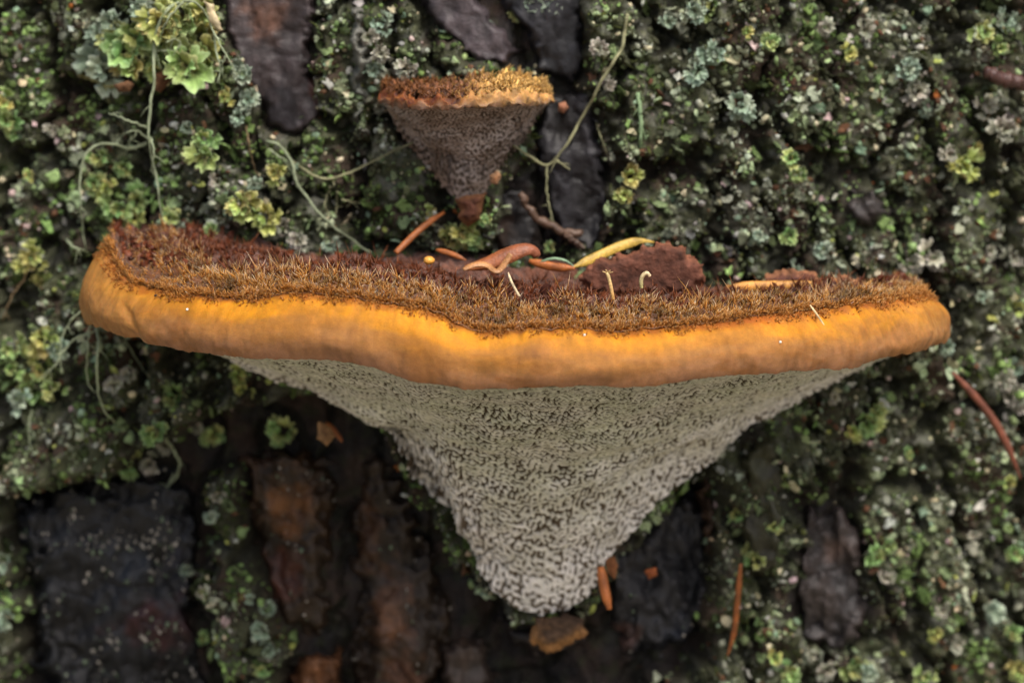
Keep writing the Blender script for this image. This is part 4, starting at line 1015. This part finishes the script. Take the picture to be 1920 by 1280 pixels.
needle('dry_needle', 'rusty needle hanging upright on mossy bark beside the slate bark plate', 'needle', [(1389, 1056), (1383, 1120), (1377, 1180), (1364, 1230)], 6, OR * .55, lift=.006)
needle('dry_needle', 'bright orange needle standing against the pore tip of the large bracket', 'needle', [(1126, 1062), (1133, 1100), (1143, 1142)], 10, OR * 1.15, y=(-.004, -.006), flat=(1, .8), taper=(.7, .5))
needle('dry_needle', 'short orange needle by the hollow under the cap margin', 'needle', [(612, 792), (628, 808), (642, 828)], 5, OR * .8, lift=.005)
needle('dry_needle', 'orange brown needle leaning from the cap top against mossy bark', 'needle', [(742, 474), (780, 437), (808, 414), (833, 398)], 6.5, OR * .9, y=(-.004, .004), flat=(1, .7), taper=(.9, .5))
needle('dry_needle', 'broad yellow needle resting over the back of the cap top', 'needle', [(1072, 502), (1110, 486), (1158, 464), (1198, 452), (1226, 454)], 10, YE, y=(-.008, -.002), flat=(1, .35), taper=(.25, .2))
needle('dry_needle', 'pale orange needle lying flat behind the bristles near the pointed end', 'needle', [(1362, 538), (1440, 536), (1550, 535)], 10, AM, y=(-.006, -.006), flat=(1, .5), taper=(.35, .8))
needle('dry_needle', 'stubby orange needle tip beside the yellow needle', 'needle', [(1112, 508), (1142, 503), (1172, 506)], 4.5, AM * .8, y=(-.012, -.012))
needle('dry_needle', 'slim orange needle on the rear edge of the cap top beside the curled scale', 'needle', [(818, 468), (846, 476), (874, 488)], 5.5, OR * .8, y=(-.004, -.006))
needle('dry_needle', 'orange needle end poking out between curled scale and yellow needle', 'needle', [(992, 489), (1036, 500), (1078, 503)], 8.5, OR * .95, y=(-.008, -.010), flat=(1, .6))
needle('lichen_thread', 'fine blue green thread arching beside the yellow needle', 'lichen strand', [(1014, 490), (1038, 485), (1060, 489), (1076, 499)], 3, np.array([.22, .33, .20]), y=(-.010, -.012), flat=(1, .8))
needle('grass_stalk', 'pale jointed straw leaning out of the bristles', 'straw', [(953, 511), (958, 526), (965, 540), (974, 556)], 2.6, np.array([.62, .50, .30]), y=(-.030, -.034), flat=(1, 1), taper=(.5, 1))
needle('spore_stalk', 'golden stalk with splayed head standing in the bristles', 'stalk', [(1150, 562), (1146, 540), (1142, 522), (1138, 511)], 3.4, np.array([.50, .25, .06]), y=(-.037, -.036), flat=(1, 1), taper=(.9, 1.0), col2=np.array([.72, .55, .25]))
stalk = bpy.data.objects['spore_stalk']; sp = np.array(stalk.location); hv = []; hf = []; off = 0
for (ex, ey) in ((-9, -4), (-3, -7), (5, -6), (10, -3)):
    tb = np.linspace(0, 1, 6); Wq = pt(1139 + ex * tb, 513 + ey * tb ** .6, -.036 - .0006 * tb)
    V, F = tube(Wq - sp, 1.7 * PX * (1 - .5 * tb), 6); hf += [f + off for f in F]; off += len(V); hv.append(V)
hv = np.vstack(hv); add('stalk_head', mk_mesh('stalk_head', hv, hf, np.tile([.70, .5, .22], (len(hv), 1))), M['needle'], stalk)
needle('curled_filament', 'pale green hooked filament standing on the dark bristles', 'filament', [(1203, 540), (1202, 526), (1206, 516), (1213, 512), (1219, 518)], 4.0, np.array([.45, .40, .16]), y=(-.032, -.032), flat=(1, 1), taper=(.8, .8), col2=np.array([.72, .55, .34]))
needle('straw_fragment', 'thin straw fragment lying across the orange margin near pointed end', 'straw', [(1519, 572), (1532, 590), (1545, 609)], 1.8, np.array([.72, .58, .32]), y=(-.0415, -.0445), flat=(1, 1), taper=(.7, .5))
needle('dead_twig', 'knobbly reddish brown twig jutting from bark above the cream lichens', 'twig', [(1930, 160), (1900, 152), (1872, 146), (1846, 134)], 14, np.array([.085, .04, .032]), lift=.008, flat=(1, 1), taper=(1, .8))
needle('dead_twig', 'crooked brown twig climbing under the small bracket', 'twig', [(975, 362), (990, 388), (1006, 408), (1034, 424), (1062, 436), (1092, 438)], 8, np.array([.11, .065, .042]), lift=.006, flat=(1, 1), taper=(.8, .8))
needle('dead_twig', 'short brown twig spur pointing down beside the crooked twig', 'twig', [(1058, 434), (1076, 452), (1096, 466)], 6, np.array([.10, .06, .04]), lift=.007, flat=(1, 1))

def shard(name, label, cat, poly, y, thick, colc, cole, seed, step=3.5, curl=0., parent=None, tiltx=0., low=None, soft=1.):
    p = np.asarray(poly, float); x0, y0_ = p.min(0) - 8; x1, y1 = p.max(0) + 8
    X, Y = np.meshgrid(np.arange(x0, x1, step), np.arange(y0_, y1, step), indexing='ij')
    wp = 2.0 if step < 2.6 else 7.0
    d = poly_dist(X + wp * fbm(X / 16, Y / 16, seed, 2), Y + wp * fbm(X / 16, Y / 16, seed + 1, 2), poly)
    e = np.sqrt(np.clip(d, 0, 14) / 14)
    n = fbm(X / 34, Y / 30, seed + 2, 4)
    yc = y + curl * ((X - p[:, 0].mean()) / 60) ** 2 + tiltx * (X - p[:, 0].mean()) * PX + .0004 * n * soft
    gx_, gy_ = np.gradient(d, step); ob = np.minimum(d, 0); X = X - gx_ * ob; Y = Y - gy_ * ob
    f = pt(X, Y, yc - thick * e * (1 + .3 * n * soft)); b = pt(X, Y, yc + thick * e)
    ins = d > -2.5; m = ins[:-1, :-1] & ins[1:, :-1] & ins[:-1, 1:] & ins[1:, 1:]
    F = grid_faces(*X.shape, m); k = X.size
    ef = sstep(2, 13, d + 5 * n)
    if low is not None: ef = 1 - (1 - sstep(2, 26, d + 12 * n)) * sstep(low - 14, low + 10, Y + 14 * n)
    c = cole + (colc - cole) * ef[..., None]; c = c * (1 + .5 * n)[..., None]
    V = np.vstack([f.reshape(-1, 3), b.reshape(-1, 3)]); Fa = np.vstack([F, F[:, ::-1] + k])
    used = np.zeros(2 * k, bool); used[Fa.ravel()] = True; rm = np.cumsum(used) - 1
    P0 = pt(p[:, 0].mean(), p[:, 1].max(), y); base = FB if parent else P0
    me = mk_mesh(name, V[used] - base, rm[Fa], np.clip(np.vstack([c.reshape(-1, 3)] * 2), .01, 1)[used])
    o = add(name, me, M['wood'], parent, None if parent else P0)
    return o if parent else tag(o, label, cat)

DKB = np.array([.085, .032, .022]); EDG = np.array([.30, .13, .06])
shard('cap_lobe', None, None, [(1085, 520), (1110, 488), (1170, 476), (1212, 460), (1250, 452), (1286, 464), (1300, 488), (1324, 494), (1318, 525), (1308, 552), (1200, 560), (1100, 555)], -.010, .0030, np.array([.095, .036, .022]), np.array([.17, .065, .035]), 800, 2.7, parent=fung, soft=.4)
shard('bark_scale', 'domed dark brown bark scale behind the pale orange needle', 'bark scale', [(1425, 540), (1440, 512), (1490, 504), (1520, 508), (1545, 525), (1552, 550), (1430, 552)], -.001, .002, DKB, EDG * .7, 810)
shard('bark_scale', 'dark brown bark scale with orange edge touching the bristles near pointed end', 'bark scale', [(1530, 545), (1556, 520), (1575, 513), (1602, 520), (1625, 534), (1660, 540), (1665, 556), (1540, 556)], -.004, .002, DKB * .9, EDG, 811)
shard('bark_scale', 'orange edged bark scale jutting out under the tip of the large bracket', 'bark scale', [(1000, 1160), (1060, 1150), (1095, 1160), (1104, 1185), (1070, 1208), (1035, 1222), (1003, 1212), (990, 1196)], .004, .0025, np.array([.05, .030, .018]), np.array([.30, .15, .055]), 812, low=1178)
shard('bark_chip', 'tiny red orange chip on the dark slate bark plate', 'bark chip', [(1208, 1068), (1228, 1062), (1234, 1076), (1216, 1086)], .007, .0015, np.array([.22, .06, .025]), np.array([.3, .09, .03]), 813, 2.5)
shard('bark_chip', 'rounded brown chip tucked behind the bright orange needle', 'bark chip', [(1136, 1048), (1152, 1040), (1160, 1060), (1152, 1084), (1140, 1078)], .001, .0016, np.array([.16, .06, .025]), np.array([.2, .08, .03]), 814, 2.5)
shard('bark_chip', 'rusty brown chip beneath the leafy lichen patch', 'bark chip', [(286, 138), (304, 130), (322, 138), (318, 156), (300, 176), (288, 168)], .0085, .0016, np.array([.07, .030, .012]), np.array([.13, .06, .03]), 815, 2.5)
shard('bark_chip', 'orange brown chip at the end of the yellowish strand stub', 'bark chip', [(214, 158), (240, 150), (252, 158), (244, 172), (222, 174)], .007, .0014, np.array([.08, .035, .014]), np.array([.13, .065, .03]), 816, 2.5)
shard('bark_chip', 'pale peeling bark chip over the edge of the leafy patch', 'bark chip', [(382, 2), (400, 8), (406, 30), (418, 56), (408, 60), (394, 40)], .002, .0012, np.array([.42, .34, .20]), np.array([.5, .42, .26]), 817, 2.5)
shard('bark_chip', 'rusty chip on the mossy lip of the dark hollow', 'bark chip', [(596, 790), (618, 798), (630, 818), (612, 836), (594, 822)], .006, .0016, np.array([.16, .085, .04]), np.array([.26, .15, .07]), 818, 2.5)
shard('bark_chip', 'small orange chip on dark bark beside the small bracket rim', 'bark chip', [(1046, 196), (1060, 190), (1068, 202), (1056, 214), (1046, 208)], .010, .0013, np.array([.2, .075, .04]), np.array([.26, .12, .07]), 819, 2.5)
shard('rotten_crumb', 'dark red brown crumbly clump under the tip of the small bracket', 'crumb', [(850, 372), (880, 366), (912, 360), (905, 385), (900, 412), (878, 424), (858, 410), (862, 392)], .004, .003, np.array([.085, .032, .018]), np.array([.22, .10, .045]), 820, 2.5)
shard('rotten_crumb', 'small orange crumb at the lower flank of the small bracket', 'crumb', [(918, 328), (932, 320), (940, 330), (934, 346), (920, 344)], .000, .0016, np.array([.30, .13, .05]), np.array([.34, .19, .10]), 821, 2.5)
# curled bud scale on the cap: a bent shell with a hooked tail
def shell(path, wid, y, cup, n=30, m=9):
    q = spline(path, n); t = np.linspace(0, 1, n); W = pt(q[:, 0], q[:, 1], np.interp(t, [0, 1], y))
    T = np.gradient(W, axis=0); T /= np.linalg.norm(T, axis=1)[:, None]
    side = np.cross(T, [0, -.5, 1.0]); side /= np.linalg.norm(side, axis=1)[:, None]; up = np.cross(side, T)
    w = np.interp(t, np.linspace(0, 1, len(wid)), wid) * PX; a = np.linspace(-1, 1, m)
    G = W[:, None] + side[:, None] * (a[None] * w[:, None])[..., None] - up[:, None] * (a[None] ** 2 * w[:, None] * cup)[..., None]
    N = normals_grid(G); th_ = .00035
    V = np.vstack([G.reshape(-1, 3), (G - N * th_).reshape(-1, 3)]); k = n * m; F = grid_faces(n, m)
    ri = np.r_[np.arange(m), np.arange(1, n) * m + m - 1, (n - 1) * m + np.arange(m - 2, -1, -1), np.arange(n - 2, 0, -1) * m]
    return V, [F, F[:, ::-1] + k, np.stack([ri, np.roll(ri, -1), np.roll(ri, -1) + k, ri + k], -1)], t, m
V, F, t, m_ = shell([(872, 502), (915, 486), (950, 470), (982, 461), (1002, 466), (1010, 480)], [5, 14, 20, 20, 15, 8], (-.016, -.014), .8)
c = np.repeat(np.array([.40, .125, .035]) + (np.array([.30, .10, .05]) - np.array([.40, .125, .035])) * t[:, None], m_, 0)
P0 = V[0].copy(); o = add('bud_scale', mk_mesh('bud_scale', V - P0, F, np.vstack([c, c * .8])), M['needle'], loc=P0)
tag(o, 'glossy curled orange brown bud scale lying on the cap top', 'bud scale')
V, F, t, m_ = shell([(868, 506), (890, 496), (912, 496), (930, 508), (942, 500), (958, 476)], [3, 6, 7, 6, 5, 4], (-.019, -.017), .5)
c = np.repeat(np.array([.50, .24, .09]) + 0 * t[:, None], m_, 0)
t_ = add('hooked_tail', mk_mesh('hooked_tail', V - P0, F, np.vstack([c, c * .8])), M['needle'], o)
# amber droplet among the bristles, grains and a dark ball for a hole on the margin
def ball(name, label, cat, px_, py_, y, rp, col, squash=.8, seed=0):
    bmv = []; n1_, n2_ = 12, 8; r_ = np.random.default_rng(seed)
    for a_ in range(n1_):
        for b_ in range(n2_ + 1):
            la = -math.pi / 2 + math.pi * b_ / n2_; lo_ = 2 * math.pi * a_ / n1_
            k_ = 1 + .08 * math.sin(3 * lo_ + seed) * math.cos(la)
            bmv.append((math.cos(la) * math.cos(lo_) * k_, math.cos(la) * math.sin(lo_) * k_, math.sin(la) * squash))
    Fb = np.array([(a_ * (n2_ + 1) + b_, ((a_ + 1) % n1_) * (n2_ + 1) + b_, ((a_ + 1) % n1_) * (n2_ + 1) + b_ + 1, a_ * (n2_ + 1) + b_ + 1) for a_ in range(n1_) for b_ in range(n2_)])
    Vb = np.array(bmv) * rp * PX
    return tag(add(name, mk_mesh(name, Vb, Fb, np.tile(col, (len(Vb), 1))), M['needle'], loc=pt(px_, py_, y)), label, cat)
ball('resin_drop', 'round amber drop sitting on the dark bristles', 'resin drop', 804, 488, -.026, 11, np.array([.62, .30, .05]), .75, 2)
def rim_at(px_, py_):
    q = proj(RIM); d = np.hypot(q[0] - px_, q[1] - py_) + (NR[..., 1] > 0) * 1e3; k = np.unravel_index(np.argmin(d), d.shape); return RIM[k][1]
for (a_, b_, l_) in ((351, 580, 'tiny white grain on the margin near the blunt bracket end'), (1463, 641, 'tiny white grain on the margin below the straw fragment'), (1096, 628, 'tiny white grain on the margin under the golden stalk')):
    ball('white_grain', l_, 'grain', a_, b_, rim_at(a_, b_), 2.6, np.array([.8, .78, .7]), 1, 3)
ball('pit_ball', 'tiny dark ball standing in for a hole on the margin near the blunt bracket end', 'grain', 292, 554, rim_at(292, 554), 3, np.array([.03, .015, .01]), 1, 3)  # dark ball put where a small hole lies in the margin
